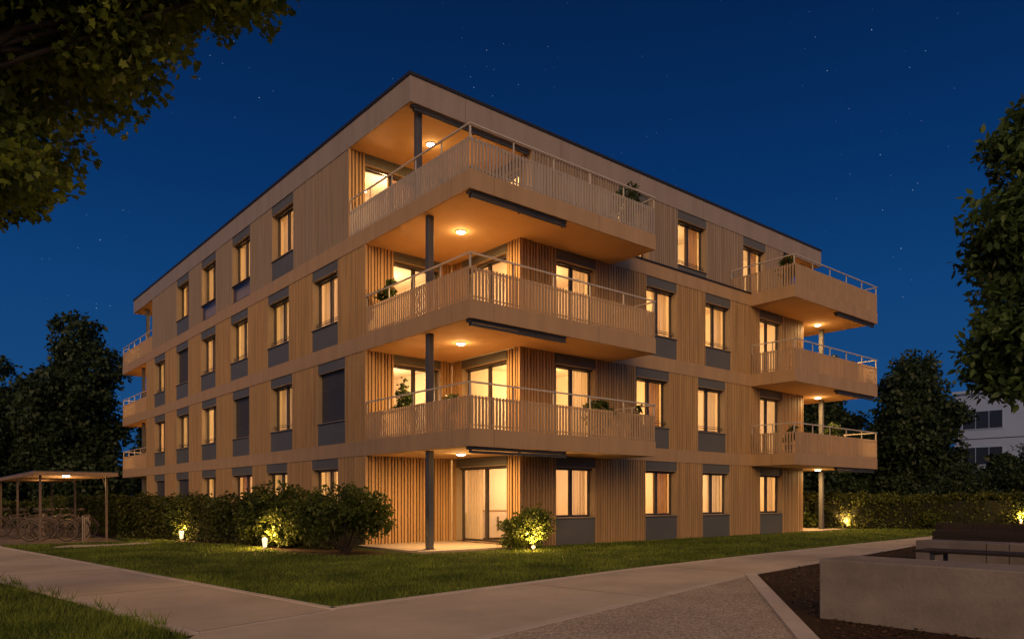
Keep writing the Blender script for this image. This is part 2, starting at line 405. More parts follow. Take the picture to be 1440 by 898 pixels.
lk.new(m2.outputs[0], m3.inputs[0]); m3.inputs[1].default_value = 1.15
stc = N(nt, 'ShaderNodeMix', data_type='RGBA', blend_type='ADD'); stc.inputs['Factor'].default_value = 1
scol = N(nt, 'ShaderNodeMix', data_type='RGBA', blend_type='MULTIPLY'); scol.inputs['Factor'].default_value = 1; scol.inputs['A'].default_value = (0.62, 0.8, 1, 1)
lk.new(m3.outputs[0], scol.inputs['B'])
lk.new(dg.outputs['Result'], stc.inputs['A']); lk.new(scol.outputs['Result'], stc.inputs['B'])
lk.new(stc.outputs['Result'], bg.inputs['Color']); bg.inputs['Strength'].default_value = SKY_STRENGTH
lk.new(bg.outputs[0], wo.inputs['Surface'])

sd = bpy.data.lights.new('sun', 'SUN'); sd.energy = 1.7; sd.color = (1.0, 0.57, 0.2); sd.angle = R(40)
so = bpy.data.objects.new('sun', sd); COL.objects.link(so)
travel = Vector((SN * math.cos(0.05) + CS * 0.05, CS - SN * 0.05, -math.tan(R(24)))).normalized()
so.rotation_euler = travel.to_track_quat('-Z', 'Y').to_euler()

# ------------------------------------------------------------------ building
B1, B1T, B2, B2T, B3, B3T, FB, TOP = 2.576, 3.0, 5.56, 6.005, 8.574, 9.014, 11.65, 12.33
PF, YR, YS = 13.8, 15.5, 16.38          # balcony front, main right facade, set-back top floor
XN, YN, YN3 = 2.99, 18.74, 19.72        # corner recess
XE, XB, YE, YB = 18.26, 20.97, 42.5, 47.64
bld = empty('apartment_building', (0, 0, 0), 0, 'four storey apartment block with beige slatted facades, lit windows and projecting corner balconies', 'building')

class Frame:
    def __init__(s, axis, o): s.axis, s.o = axis, o
    def box(s, mb, t0, t1, d0, d1, z0, z1):
        if s.axis == 'X': mb.box(s.o + d0, s.o + d1, t0, t1, z0, z1)
        else: mb.box(t0, t1, s.o + d0, s.o + d1, z0, z1)
    def p(s, t, d, z): return (s.o + d, t, z) if s.axis == 'X' else (t, s.o + d, z)
FL = Frame('X', 0.0); FR = Frame('Y', YR); FS = Frame('Y', YS)
FN = Frame('Y', YN); FN3 = Frame('Y', YN3); FD = Frame('X', XN); FD3 = Frame('X', 4.21)

TH_W = 0.36
def cladding(fr, t0, t1, z0, z1, m='slat', inset=0.0):
    if fr in (FN, FN3) and t0 < 0.01: inset = 0.08      # outer corner: the boards of the two faces meet
    b = MB(); fr.box(b, t0 + inset, t1, 0.075, TH_W, z0, z1); core = b.build('cladding', M['warm_back' if m == 'warm_slat' else 'slat_back'], bld); gap = 0.04 if m == 'warm_slat' else 0.05
    s = MB(); t = t0; k = 0
    pat = (0.08, 0.055, 0.08, 0.055, 0.055)
    while t < t1 - 0.03:
        wd = pat[k % 5] + rnd.uniform(-0.008, 0.008); k += 1
        e_ = min(t + wd, t1)
        fr.box(s, t, e_, 0.012 + rnd.uniform(-0.004, 0.004), 0.073, z0 + 0.004, z1 - 0.004)
        t = e_ + gap
    sl = s.build('slat_boards', M[m], core)
    return core

def curtain(fr, t0, t1, z0, z1, m, parent, d=0.5):
    n = max(6, int((t1 - t0) / 0.025)); b = MB()
    ph = rnd.uniform(0, 6)
    pts = []
    for i in range(n + 1):
        t = t0 + (t1 - t0) * i / n
        dd = d + 0.035 * math.sin(ph + i * 1.05 + 0.6 * math.sin(i * 0.37)) + 0.01 * math.sin(i * 2.3)
        pts.append((t, dd))
    for i in range(n):
        (a, da), (c, dc) = pts[i], pts[i + 1]
        b.quad(fr.p(a, da, z0), fr.p(c, dc, z0), fr.p(c, dc, z1), fr.p(a, da, z1))
    b.build('curtain', M[m], parent, smooth=True)

def window(fr, t0, t1, zb, zt, zs, zh, style='lit', cur=(0.3, 0.3), heavy=0, guard=False, hd=0.03, sash=2, sill=True):
    """one facade bay: header panel, recessed window, sill panel"""
    b = MB()     # reveal lining
    fr.box(b, t0 + 0.002, t0 + 0.02, 0.034, 0.25, zs, zh - 0.002)
    fr.box(b, t1 - 0.02, t1 - 0.002, 0.034, 0.25, zs, zh - 0.002)
    fr.box(b, t0 + 0.022, t1 - 0.022, 0.034, 0.25, zh - 0.022, zh - 0.002)
    wn = b.build('window', M['reveal'], bld)
    b = MB(); fr.box(b, t0 + 0.002, t1 - 0.002, hd, TH_W, zh, zt - 0.003); b.build('header_panel', M['panel'], wn)
    if zs - zb > 0.15:
        if style == 'balustrade':      # storey-high window: satin glass infill instead of a metal panel
            b = MB(); b.quad(fr.p(t0 + 0.02, 0.06, zb + 0.05), fr.p(t1 - 0.02, 0.06, zb + 0.05), fr.p(t1 - 0.02, 0.06, zs - 0.05), fr.p(t0 + 0.02, 0.06, zs - 0.05)); b.build('glass_infill', M['glass'], wn)
            b = MB(); fr.box(b, t0 + 0.002, t1 - 0.002, 0.03, 0.09, zs - 0.05, zs); fr.box(b, t0 + 0.002, t1 - 0.002, 0.03, 0.09, zb + 0.005, zb + 0.05)
            b.build('sill_panel', M['frame'], wn)
            b = MB(); fr.box(b, t0 + 0.002, t1 - 0.002, 0.2, TH_W, zb + 0.003, zs - 0.06); b.build('back_panel', M['reveal'], wn)
        else:
            b = MB(); fr.box(b, t0 + 0.002, t1 - 0.002, hd, TH_W, zb + 0.003, zs - 0.026); b.build('sill_panel', M['panel'], wn)
        b = MB(); fr.box(b, t0 + 0.004, t1 - 0.004, -0.02 if sill else 0.0, 0.26, zs - 0.024, zs - 0.002); b.build('sill', M['reveal'] if sill else M['frame'], wn)
    if style == 'shutter':
        b = MB(); z = zs
        while z < zh - 0.02:
            z2 = min(z + 0.062, zh - 0.004)
            fr.box(b, t0 + 0.03, t1 - 0.03, 0.16 + 0.003 * (int(z * 100) % 2), 0.19, z, z2 - 0.007); z += 0.066
        fr.box(b, t0 + 0.03, t1 - 0.03, 0.175, 0.2, zs, zh - 0.004)
        b.build('roller_shutter', M['shutter'], wn)
    # frame
    d0, d1, fw = 0.25, 0.32, 0.065
    b = MB()
    fr.box(b, t0 + 0.002, t0 + fw, d0, d1, zs, zh - 0.002); fr.box(b, t1 - fw, t1 - 0.002, d0, d1, zs, zh - 0.002)
    fr.box(b, t0 + fw, t1 - fw, d0, d1, zh - fw - 0.03, zh - 0.002); fr.box(b, t0 + fw, t1 - fw, d0, d1, zs, zs + fw)
    if sash == 2:
        c = (t0 + t1) / 2; fr.box(b, c - 0.055, c + 0.055, d0 - 0.004, d1, zs + fw, zh - fw - 0.03)
    # external blind box tucked under the header
    fr.box(b, t0 + 0.024, t1 - 0.024, 0.15, 0.22, zh - 0.075, zh - 0.026)
    if guard:
        fr.box(b, t0 + 0.02, t1 - 0.02, 0.14, 0.16, zs + 0.13, zs + 0.15); fr.box(b, t0 + 0.02, t1 - 0.02, 0.14, 0.16, zs + 0.2, zs + 0.212)
    b.build('frame', M['frame'], wn)
    b = MB()
    if sash == 2:
        spans = ((t0 + fw, c - 0.055), (c + 0.055, t1 - fw))
    else:
        spans = ((t0 + fw, t1 - fw),)
    for a, q in spans: b.quad(fr.p(a, 0.285, zs + fw), fr.p(q, 0.285, zs + fw), fr.p(q, 0.285, zh - fw - 0.03), fr.p(a, 0.285, zh - fw - 0.03))
    b.build('pane', M['glass'], wn)
    if style != 'shutter':
        wd = t1 - t0
        if cur[0]: curtain(fr, t0 - 0.05, t0 + wd * cur[0], zs - 0.25 if zs - zb > 0.3 else zb + 0.02, zh + 0.02, 'drape' if heavy & 1 else 'curtain', wn)
        if cur[1]: curtain(fr, t1 - wd * cur[1], t1 + 0.05, zs - 0.25 if zs - zb > 0.3 else zb + 0.02, zh + 0.02, 'drape' if heavy & 2 else 'curtain', wn)
    return wn

def facade(fr, t0, t1, zb, zt, wins, m='slat', **kw):
    """alternate cladding and window bays between t0 and t1"""
    t = t0
    for wdef in wins:
        a, b_ = wdef[0], wdef[1]
        if a - t > 0.02: cladding(fr, t, a, zb, zt, m)
        opt = dict(wdef[2]) if len(wdef) > 2 else {}
        zs = opt.pop('zs', zb + 0.70); zh = opt.pop('zh', zt - 0.29)
        window(fr, a, b_, zb, zt, zs, zh, **opt)
        t = b_
    if t1 - t > 0.02: cladding(fr, t, t1, zb, zt, m)

def cu():   # curtains drawn differently in every flat
    return rnd.choice([(0.34, 0.3), (0.28, 0.0), (0.0, 0.4), (0.45, 0.25), (0.5, 0.42), (0.22, 0.5)])
W = lambda a, b, **k: (a, b, dict({'cur': cu(), 'heavy': rnd.choice([0, 0, 0, 0, 2])}, **k))
SH = dict(style='shutter')
# left facade (plane X = 0), openings listed from the near corner to the far end
facade(FL, YN + 0.06, YE, 0.0, B1, [W(20.49, 22.29, zs=0.8), W(24.2, 26.07, zs=0.8), W(27.4, 29.6, zs=0.8), W(31.46, 33.33, zs=0.8), W(35.13, 37.1, zs=0.8, **SH), W(39.0, 40.95, zs=0.8, **SH)])
facade(FL, YN + 0.06, YE, B1T, B2, [W(20.05, 21.87, **SH), W(23.8, 25.67, guard=True), W(27.7, 29.53, **SH), W(31.44, 33.33, guard=True), W(35.09, 37.07, guard=True), W(38.93, 40.9, guard=True)])
facade(FL, YN + 0.06, YE, B2T, B3, [W(20.51, 22.27, guard=True), W(24.07, 25.93, guard=True), W(27.85, 29.73, guard=True), W(31.55, 33.43, guard=True), W(35.26, 37.11, **SH), W(38.93, 40.92, guard=True)])
facade(FL, YN3 + 0.06, 41.3, B3T, FB, m='slat_shaded', wins=[W(23.71, 25.57), W(27.65, 29.56, style='balustrade', sill=False), W(31.49, 33.36, style='balustrade', sill=False), W(35.12, 37.02)])
# right facade (plane Y = YR) and the set-back top floor
facade(FR, XN + 0.06, XE, 0.0, B1, [W(4.38, 6.02, zs=0.8, cur=(0.0, 0.3)), W(8.34, 9.98, zs=0.8, cur=(0, 0.42), heavy=2), W(11.41, 13.06, zs=0.8, cur=(0.3, 0.42)), W(15.06, 16.68, zs=0.8, cur=(0.4, 0.3))])
facade(FR, XN + 0.06, XE, B1T, B2, [W(4.38, 6.03, zs=B1T + 0.06, cur=(0.2, 0.3)), W(7.91, 9.56, guard=True, cur=(0, 0.4), heavy=2), W(11.14, 12.79, guard=True, cur=(0.3, 0.4)), W(15.06, 16.66, zs=B1T + 0.06, guard=True)])
facade(FR, XN + 0.06, XE, B2T, B3, [W(4.39, 6.04, zs=B2T + 0.06, cur=(0.2, 0.35)), W(8.39, 9.97, guard=True, cur=(0.2, 0.45)), W(11.57, 13.11, guard=True, cur=(0, 0.25)), W(15.05, 16.69, zs=B2T + 0.06, guard=True)])
facade(FS, 4.27, XE, B3T, FB, m='slat_shaded', wins=[W(8.02, 9.57, zs=B3T + 0.06), W(11.18, 12.88, cur=(0.2, 0.4), guard=True), W(15.3, 16.91, zs=B3T + 0.06, cur=(0, 0.3), heavy=2)])
# corner recess
facade(FN, 0.0, XN, 0.0, B1, [], 'warm_slat')
facade(FN, 0.0, XN, B1T, B2, [W(0.92, 2.6, zs=B1T + 0.06, cur=(0, 0), zh=B2 - 0.25)], 'warm_slat')
facade(FN, 0.0, XN, B2T, B3, [W(0.92, 2.6, zs=B2T + 0.06, cur=(0, 0), zh=B3 - 0.25)], 'warm_slat')
facade(FN3, 0.0, 4.21, B3T, FB, [W(0.52, 2.6, zs=B3T + 0.06, cur=(0, 0.5), zh=FB - 0.3)])
facade(FD, YR + 0.37, YN, 0.0, B1, [W(16.1, 18.55, zs=0.07, cur=(0.0, 0.3), zh=B1 - 0.26)], 'warm_slat')
facade(FD, YR + 0.37, YN, B1T, B2, [W(16.1, 18.25, zs=B1T + 0.06, cur=(0, 0), zh=B2 - 0.25)], 'warm_slat')
facade(FD, YR + 0.37, YN, B2T, B3, [W(16.1, 18.25, zs=B2T + 0.06, cur=(0, 0), zh=B3 - 0.25)], 'warm_slat')
facade(FD3, YS + 0.37, YN3, B3T, FB, [W(17.0, 19.0, zs=B3T + 0.06, cur=(0.2, 0.3))])
# corner of the recess: slats wrap round the bay's end
for z0, z1 in ((0, B1), (B1T, B2), (B2T, B3)): cladding(FD, YR + 0.013, YR + 0.36, z0, z1, 'warm_slat', 0.07)
cladding(FD3, YS + 0.013, YS + 0.36, B3T, FB, 'slat_shaded', 0.07)

# hidden rear and end walls, storey floors
b = MB()
for (x0, x1, y0, y1, z0, z1) in ((XE - 0.3, XE, YR + TH_W, YE, 0, B3T), (0.36, XE - 0.3, YE - 0.3, YE, 0, B3T), (XE - 0.3, XE, YS + TH_W, YE, B3T, FB), (0.36, XE - 0.3, 41.0, 41.3, B3T, FB)):
    b.box(x0, x1, y0, y1, z0, z1)
b.build('rear_wall', M['band'], bld)

# storey bands, flush with the balcony fascias
def band(name, pieces, m='band', parent=None):
    b = MB()
    for q in pieces: b.box(*q)
    return b.build(name, M[m], parent or bld)
for (z0, z1) in ((B1, B1T), (B2, B2T)):
    band('storey_band', [(0, 0.36, YN + 0.362, YE, z0, z1), (6.744, 14.396, YR, YR + 0.36, z0, z1)])
band('storey_band', [(0, 0.36, YN3 + 0.362, 41.306, B3, B3T), (6.744, 14.396, YR, YR + 0.36, B3, B3T)])
band('storey_floor', [(0.365, XE - 0.302, YN + 0.365, YE - 0.302, z0 + 0.05, z0 + 0.3) for z0 in (B1, B2, B3)] + [(XN + 0.365, XE - 0.302, YR + 0.365, YN + 0.36, z0 + 0.05, z0 + 0.3) for z0 in (B1, B2, B3)], 'room')
# terrace-like ledge in front of the set-back storey
b = MB(); b.box(6.75, 14.39, YR - 0.035, YS + 0.05, B3T + 0.004, B3T + 0.05); b.build('ledge_flashing', M['roofcap'], bld)
# roof
b = MB(); b.box(0, 21.39, YS, 45.07, FB, TOP); rf = b.build('roof', M['fascia_shaded'], bld)
b = MB(); b.box(-0.03, 21.42, YS - 0.03, 45.1, TOP + 0.002, TOP + 0.085); b.build('roof_edge', M['roofcap'], rf)
for q in ((0.03, 4.19, YS + 0.03, YN3), (XE + 0.01, 21.36, YS + 0.06, 22), (0.03, 4.0, 41.31, 45.04)):
    b = MB(); b.box(*q, FB - 0.006, FB - 0.002); b.build('soffit', M['soffit'], rf)

# balconies
PITCH = 0.104
def balustrade_run(bars, rails, p0, p1, z, out, end_post=True):
    """upright flat bars from z up, handrail above; p0->p1 in plan, out = unit normal outwards"""
    L = math.hypot(p1[0] - p0[0], p1[1] - p0[1]); dx, dy = (p1[0] - p0[0]) / L, (p1[1] - p0[1]) / L
    along_x = abs(dx) > 0.5
    n = int(L / PITCH)
    for i in range(n):
        t = (i + 0.5) * L / n
        x, y = p0[0] + dx * t, p0[1] + dy * t
        ww = 0.026
        zt = z + 0.765
        if along_x: bars.box(x - ww, x + ww, y - 0.014, y + 0.014, z + 0.0, zt)
        else: bars.box(x - 0.014, x + 0.014, y - ww, y + ww, z + 0.0, zt)
    # bottom and top flat rails behind the bars
    ix, iy = -out[0] * 0.03, -out[1] * 0.03
    for zz in (z + 0.06, z + 0.70):
        x0, x1 = sorted((p0[0], p1[0])); y0, y1 = sorted((p0[1], p1[1]))
        if along_x: bars.box(x0, x1, y0 + iy - 0.012, y0 + iy + 0.012, zz, zz + 0.035)
        else: bars.box(x0 + ix - 0.012, x0 + ix + 0.012, y0, y1, zz, zz + 0.035)
    # handrail and its posts
    x0, x1 = sorted((p0[0], p1[0])); y0, y1 = sorted((p0[1], p1[1]))
    hz = z + 1.055
    if along_x: rails.box(x0 - 0.02, x1 + 0.02, y0 - 0.02, y0 + 0.02, hz, hz + 0.035)
    else: rails.box(x0 - 0.02, x0 + 0.02, y0 + 0.022, y1 - 0.022, hz, hz + 0.035)
    k = max(2, round(L / 1.3))
    for i in range(k + 1):
        t = min(max(i * L / k, 0.02), L - 0.02)
        x, y = p0[0] + dx * t + ix * 0.9, p0[1] + dy * t + iy * 0.9
        rails.box(x - 0.014, x + 0.014, y - 0.014, y + 0.014, z + 0.75, hz - 0.001)

def balcony(boxes, runs, zb, zt, bar='bar'):
    b = MB()
    for (x0, x1, y0, y1) in boxes: b.box(x0, x1, y0, y1, zb + 0.0, zt)
    sl = b.build('balcony', M['band'], bld)
    for (x0, x1, y0, y1) in boxes:
        b = MB(); b.box(x0 + 0.04, x1 - 0.04, y0 + (0.04 if y0 < YR - 0.01 or y0 > YE - 2 else 0), y1, zb - 0.005, zb - 0.002); b.build('soffit', M['soffit'], sl)
    bars, rails = MB(), MB()
    for p0, p1, out in runs: balustrade_run(bars, rails, p0, p1, zt, out)
    bars.build('balustrade', M[bar], sl); rails.build('handrail', M['rail'], sl)
    return sl

def ceiling_lamp(x, y, z, e, parent):
    b = MB(); b.lathe((x, y, z), [(0.14, -0.004), (0.14, -0.03), (0.125, -0.034)], 20); cl = b.build('ceiling_lamp', M['white_plastic'], parent)
    b = MB(); b.lathe((x, y, z), [(0.04, -0.07), (0.08, -0.062), (0.11, -0.05), (0.122, -0.036)][::1], 20); b.build('diffuser', M['lamp'], cl, smooth=True)
    lamp('POINT', (x, y, z - 0.2), e * 0.11, size=0.08, parent=parent, name='lamp_light')
    a_ = lamp('AREA', (x, y, z - 0.09), e * 1.5, parent=parent, name='lamp_light'); a_.data.shape = 'DISK'; a_.data.size = 0.26

def awning(x0, x1, y, z, parent):
    b = MB()
    b.box(x0, x1, y, y + 0.15, z - 0.075, z - 0.004); aw = b.build('awning', M['dark_metal'], parent, bevel=0.012)
    b = MB(); b.box(x0 + 0.04, x1 - 0.02, y - 0.02, y + 0.035, z - 0.165, z - 0.10); 
    b.build('front_bar', M['dark_metal'], aw, bevel=0.01)
    b = MB()
    for x in (x0 + 0.06, (x0 + x1) / 2, x1 - 0.08): b.box(x, x + 0.04, y + 0.036, y + 0.12, z - 0.15, z - 0.076)
    b.build('bracket', M['dark_metal'], aw)

LAMP_E = 120
for i, (zb, zt) in enumerate(((B1, B1T), (B2, B2T), (B3, B3T))):
    yn = YN3 if i == 2 else YN
    boxes = [(0, 6.74, PF, YR - 0.001 if i < 2 else YR - 0.001), (0, XN + (1.2 if i == 2 else 0), YR + 0.0, yn + 0.36)]
    if i == 2: boxes.append((4.19, 6.74, YR, YS + 0.3))
    else: boxes.append((XN, 6.74, YR, YR + 0.3))
    s = balcony(boxes, [((0.014, yn - 0.002), (0.014, PF + 0.03), (-1, 0)), ((0.03, PF + 0.014), (6.726, PF + 0.014), (0, -1)), ((6.726, PF + 0.03), (6.726, (YS if i == 2 else YR) - 0.002), (1, 0))], zb, zt, 'bar_shaded' if i == 2 else 'bar')
    ceiling_lamp(1.49, 16.2, zb, LAMP_E, bld)
    awning(0.06, 3.2, PF + 0.08, zb, bld)
    # right-hand balcony, round the far end of the facade
    boxes = [(14.4, XB, PF - 0.06, YR - 0.001), (14.4, XE, YR, YR + 0.3), (XE, XB, YR, 19.0)]
    if i == 2: boxes.append((14.4, XE, YR + 0.3, YS + 0.3))
    s = balcony(boxes, [((14.414, YS - 0.002 if i == 2 else YR - 0.002), (14.414, PF - 0.03), (-1, 0)), ((14.43, PF - 0.046), (XB - 0.014, PF - 0.046), (0, -1)), ((XB - 0.014, PF - 0.03), (XB - 0.014, 18.98), (1, 0))], zb, zt)
    ceiling_lamp(19.15, 15.36, zb, LAMP_E * 0.9, bld)
    awning(17.7, 20.85, PF + 0.02, zb, bld)
    # rear balconies at the far end of the left facade
    yw = 41.31 if i == 2 else YE + 0.001
    s = balcony([(0, 4.5, yw, YB)], [((0.014, YB - 0.03), (0.014, yw + 0.002), (-1, 0)), ((0.03, YB - 0.014), (4.49, YB - 0.014), (0, 1))], zb, zt)
    ceiling_lamp(2.0, 44.4, zb, LAMP_E * 0.8, bld)
ceiling_lamp(1.7, 17.97, FB, LAMP_E * 0.55, bld)
awning(0.12, 4.15, YS + 0.06, FB, bld)
ceiling_lamp(19.6, 18.3, FB, LAMP_E * 0.5, bld)
ceiling_lamp(1.9, 43.0, FB, LAMP_E * 0.5, bld)
awning(17.2, 18.6, YS + 0.06, FB, bld)

def column(x, y, z0, z1):
    b = MB(); b.box(x - 0.08, x + 0.08, y - 0.08, y + 0.08, z0, z1 - 0.006); c = b.build('column', M['post'], bld, bevel=0.012)
    b = MB(); b.box(x - 0.11, x + 0.11, y - 0.11, y + 0.11, z0, z0 + 0.012); b.build('foot_plate', M['post'], c)
for (x, y) in ((0.25, 15.85), (20.1, 15.7), (0.35, 44.4)):
    for z0, z1 in ((0.06, B1), (B1T, B2), (B2T, B3)): column(x, y, z0, z1)
column(0.42, 16.66, B3T, FB); column(0.35, 43.5, B3T, FB); column(20.3, 16.8, B3T, FB)

# lit rooms
def room(x0, x1, y0, y1, z0, z1, open_sides, e, lp=None):
    b = MB()
    b.quad((x0, y0, z1), (x0, y1, z1), (x1, y1, z1), (x1, y0, z1))
    if 'x0' not in open_sides: b.quad((x0, y0, z0), (x0, y1, z0), (x0, y1, z1), (x0, y0, z1))
    if 'x1' not in open_sides: b.quad((x1, y0, z0), (x1, y1, z0), (x1, y1, z1), (x1, y0, z1))
    if 'y0' not in open_sides: b.quad((x0, y0, z0), (x1, y0, z0), (x1, y0, z1), (x0, y0, z1))
    if 'y1' not in open_sides: b.quad((x0, y1, z0), (x1, y1, z0), (x1, y1, z1), (x0, y1, z1))
    r_ = b.build('room', M['room'], bld)
    f = MB(); f.quad((x0, y0, z0), (x1, y0, z0), (x1, y1, z0), (x0, y1, z0)); f.build('room_floor', M['floorwood'], r_)
    if e > 0:
        lp = lp or ((x0 + x1) / 2, (y0 + y1) / 2)
        lamp('POINT', (lp[0], lp[1], z1 - 0.75), e * rnd.uniform(0.75, 1.25), (1.0, 0.565 + rnd.uniform(-0.03, 0.035), 0.23 + rnd.uniform(-0.03, 0.04)), 0.12, bld, name='room_light')
STOREY = ((0.02, B1), (B1T, B2), (B2T, B3), (B3T, FB))
LB = (22.6, 26.6, 30.5, 34.3, 38.0)
dark = {(0, 4), (0, 5), (1, 0), (1, 2), (2, 4)}
EROOM = 115
for i, (z0, z1) in enumerate(STOREY):
    z0 += 0.012; z1 -= 0.012
    top = i == 3
    yc = (YN3 if top else YN) + TH_W - 0.02
    room(TH_W - 0.02, (4.5 if top else 3.3), yc, LB[0] - 0.05, z0, z1, ('x0', 'y0'), EROOM * 1.2, (1.9, 20.9))
    ends = list(LB) + [41.0 if top else 42.2]
    for k in range(5):
        if top and k == 4: continue
        e_ = 0 if (i, k + 1) in dark else EROOM
        room(TH_W - 0.02, 3.4, ends[k] + 0.05, ends[k + 1] - 0.05, z0, z1, ('x0',), e_, (2.0, (ends[k] + ends[k + 1]) / 2))
    ys = (YS if top else YR) + TH_W - 0.02
    xs = (4.21 if top else XN) + TH_W - 0.02
    room(xs, 7.4 if not top else 7.3, ys, (YN3 if top else YN + 0.2), z0, z1, ('x0', 'y0'), EROOM * 1.5, (5.4, 17.6))
    for x0, x1 in (((7.5, 10.5), (10.6, 14.2), (14.3, 17.9))):
        room(x0, x1, ys, ys + 3.0, z0, z1, ('y0',), EROOM, ((x0 + x1) / 2, ys + 1.7))

# ------------------------------------------------------------------ ground
def sheet(name, poly, z, m, kind='structure'):
    b = MB(); b.quad(*[(p[0], p[1], z) for p in poly]); o = b.build(name, M[m]); return tag(o, kind=kind)
sheet('ground', [(-400, -400), (400, -400), (400, 400), (-400, 400)], -0.03, 'earth')
LAWN = [(-6.26, 8.19), (0.63, 9.22), (8, 9.85), (16.22, 10.33), (32, 11.2), (34, 20), (-3.5, 42), (-8.6, 42), (-8.1, 26.0), (-8.03, 24.5)]
sheet('lawn', LAWN, 0.0, 'lawn')
FGL = [(-7.99, 7.5), (-8.32, 10.71), (-8.92, 14.8), (-9.6, 24), (-20, 24), (-20, 5.5), (-8.1, 7.2)]
sheet('side_lawn', FGL, 0.0, 'lawn')
P1 = [(-6.26, 8.19), (-8.03, 24.5), (-8.6, 42), (-10.4, 42), (-9.6, 24), (-8.92, 14.8), (-8.32, 10.71), (-7.93, 7.7)]
sheet('side_path', P1, 0.012, 'path')
P2 = [(-12, 7.4), (-12, 4.2), (-6.03, 5.65), (1.52, 7.42), (12.89, 9.04), (32, 10.9), (32, 11.2), (16.22, 10.33), (8, 9.85), (0.63, 9.22), (-6.26, 8.19), (-7.93, 7.7), (-8.1, 7.4)]
sheet('path', P2, 0.008, 'path')
sheet('gravel_pavement', [(-12, 4.2), (-12, -6), (-14, -6), (-7.0, 0.85), (-3.51, 3.54), (1.52, 7.42), (-6.03, 5.65)], 0.006, 'pebble')
sheet('soil_bed', [(1.52, 7.42), (-3.51, 3.54), (-7.0, 0.85), (-14, -6), (40, -20), (40, 10.9), (32, 10.9), (12.89, 9.04)], -0.004, 'soil')
sheet('bike_pad', [(-8.06, 25.6), (-4.7, 25.9), (-4.5, 40), (-8.45, 40)], 0.008, 'pad')
sheet('worn_strip', [(-7.2, 23.6), (-6.2, 23.2), (-4.6, 23.6), (-3.9, 24.6), (-4.3, 24.9), (-5.2, 24.3), (-6.4, 24.5)], 0.01, 'path')
def strip(name, pts, wd, z, m='edging', side=1):
    b = MB()
    for (a, c) in zip(pts[:-1], pts[1:]):
        d = Vector((c[0] - a[0], c[1] - a[1])); n = Vector((-d.y, d.x)).normalized() * wd * side
        q = [(a[0], a[1]), (c[0], c[1]), (c[0] + n.x, c[1] + n.y), (a[0] + n.x, a[1] + n.y)]
        if side < 0: q = q[::-1]
        b.prism(q, -0.02, z)
    return tag(b.build(name, M[m]), kind='structure')
strip('path_edging', [(-8.6, 42), (-8.03, 24.5), (-6.26, 8.19)], 0.09, 0.03, side=1)
strip('path_edging', [(-6.22, 8.2), (0.63, 9.22), (8, 9.85), (16.22, 10.33), (32, 11.2)], 0.09, 0.03, side=1)
strip('path_edging', [(-9.6, 24), (-8.92, 14.8), (-8.32, 10.71), (-7.96, 7.6)], 0.13, 0.026, side=-1)
strip('path_joint', [(-12, 4.2), (-6.03, 5.65), (1.52, 7.42), (12.89, 9.04), (32, 10.9)], 0.13, 0.018, side=-1)
strip('path_joint', [(-7.93, 7.66), (-6.26, 8.15)], 0.05, 0.017, side=-1)
for x in (-2.6, 1.4, 5.6, 9.8, 14.2):
    yb, yt = 5.65 + (x + 6.03) * 0.234 if x < 1.5 else 7.42 + (x - 1.52) * 0.1425, 8.19 + (x + 6.26) * 0.1495 if x < 0.63 else 9.22 + (x - 0.63) * 0.073
    strip('path_joint', [(x + 0.25, yb + 0.01), (x, yt - 0.01)], 0.014, 0.0095, 'joint')
for y in (11.8, 15.6, 19.6):
    strip('path_joint', [(-6.28 - (y - 8.19) * 0.1086, y), (-8.32 - (y - 10.71) * 0.146, y - 0.25)], 0.014, 0.0135, 'joint', side=-1)
sheet('planting_bed', [(-4.75, 40), (-4.6, 29), (-3.5, 25.2), (-2.5, 20.2), (-2.7, 17.6), (-2.3, 15.9), (-0.9, 15.7), (-0.9, 18), (-2.4, 28), (-3.0, 40)], 0.005, 'soil')
strip('kerb', [(-14, -4.6), (-7.0, 0.85), (-3.51, 3.54), (1.45, 7.27)], 0.2, 0.03, side=1)
b = MB(); b.box(-0.35, XN, YR - 0.15, YN + 0.05, -0.02, 0.05); b.box(17.9, 21.2, 15.2, 19, -0.02, 0.06); tag(b.build('terrace', M['terrace'], bevel=0.01), kind='structure')

# ------------------------------------------------------------------ foliage generators
def leaf_quads(P, size, updir=0.3, outc=None, shape='diamond', wd=0.36):
    """P (n,3) leaf base positions -> (n,k,3)"""
    n = len(P)
    nrm = rng.normal(size=(n, 3)); nrm[:, 2] += updir * 2
    if outc is not None:
        o = P - np.asarray(outc); o /= np.linalg.norm(o, axis=1, keepdims=True) + 1e-6; nrm += o * 1.0
    nrm /= np.linalg.norm(nrm, axis=1, keepdims=True) + 1e-9
    ax = rng.normal(size=(n, 3)); ax[:, 2] -= 0.5
    ax -= nrm * np.sum(ax * nrm, axis=1, keepdims=True); ax /= np.linalg.norm(ax, axis=1, keepdims=True) + 1e-9
    bi = np.cross(nrm, ax)
    s = size * rng.uniform(0.6, 1.25, size=(n, 1))
    if shape == 'diamond': uv = [(0, 0), (0.42, wd), (1, 0), (0.42, -wd)]
    elif shape == 'oval': uv = [(0, 0), (0.25, wd * 0.6), (0.55, wd * 0.72), (1.1, 0), (0.55, -wd * 0.72), (0.25, -wd * 0.6)]
    else: uv = [(0, 0.04), (0.08, 0.42), (0.4, 0.30), (0.55, 0.52), (0.68, 0.22), (1.05, 0), (0.68, -0.22), (0.55, -0.52), (0.4, -0.30), (0.08, -0.42)]
    V = np.stack([P + ax * s * u + bi * s * v + nrm * s * (0.18 * abs(v) - 0.12 * u * u) for u, v in uv], axis=1)
    return V

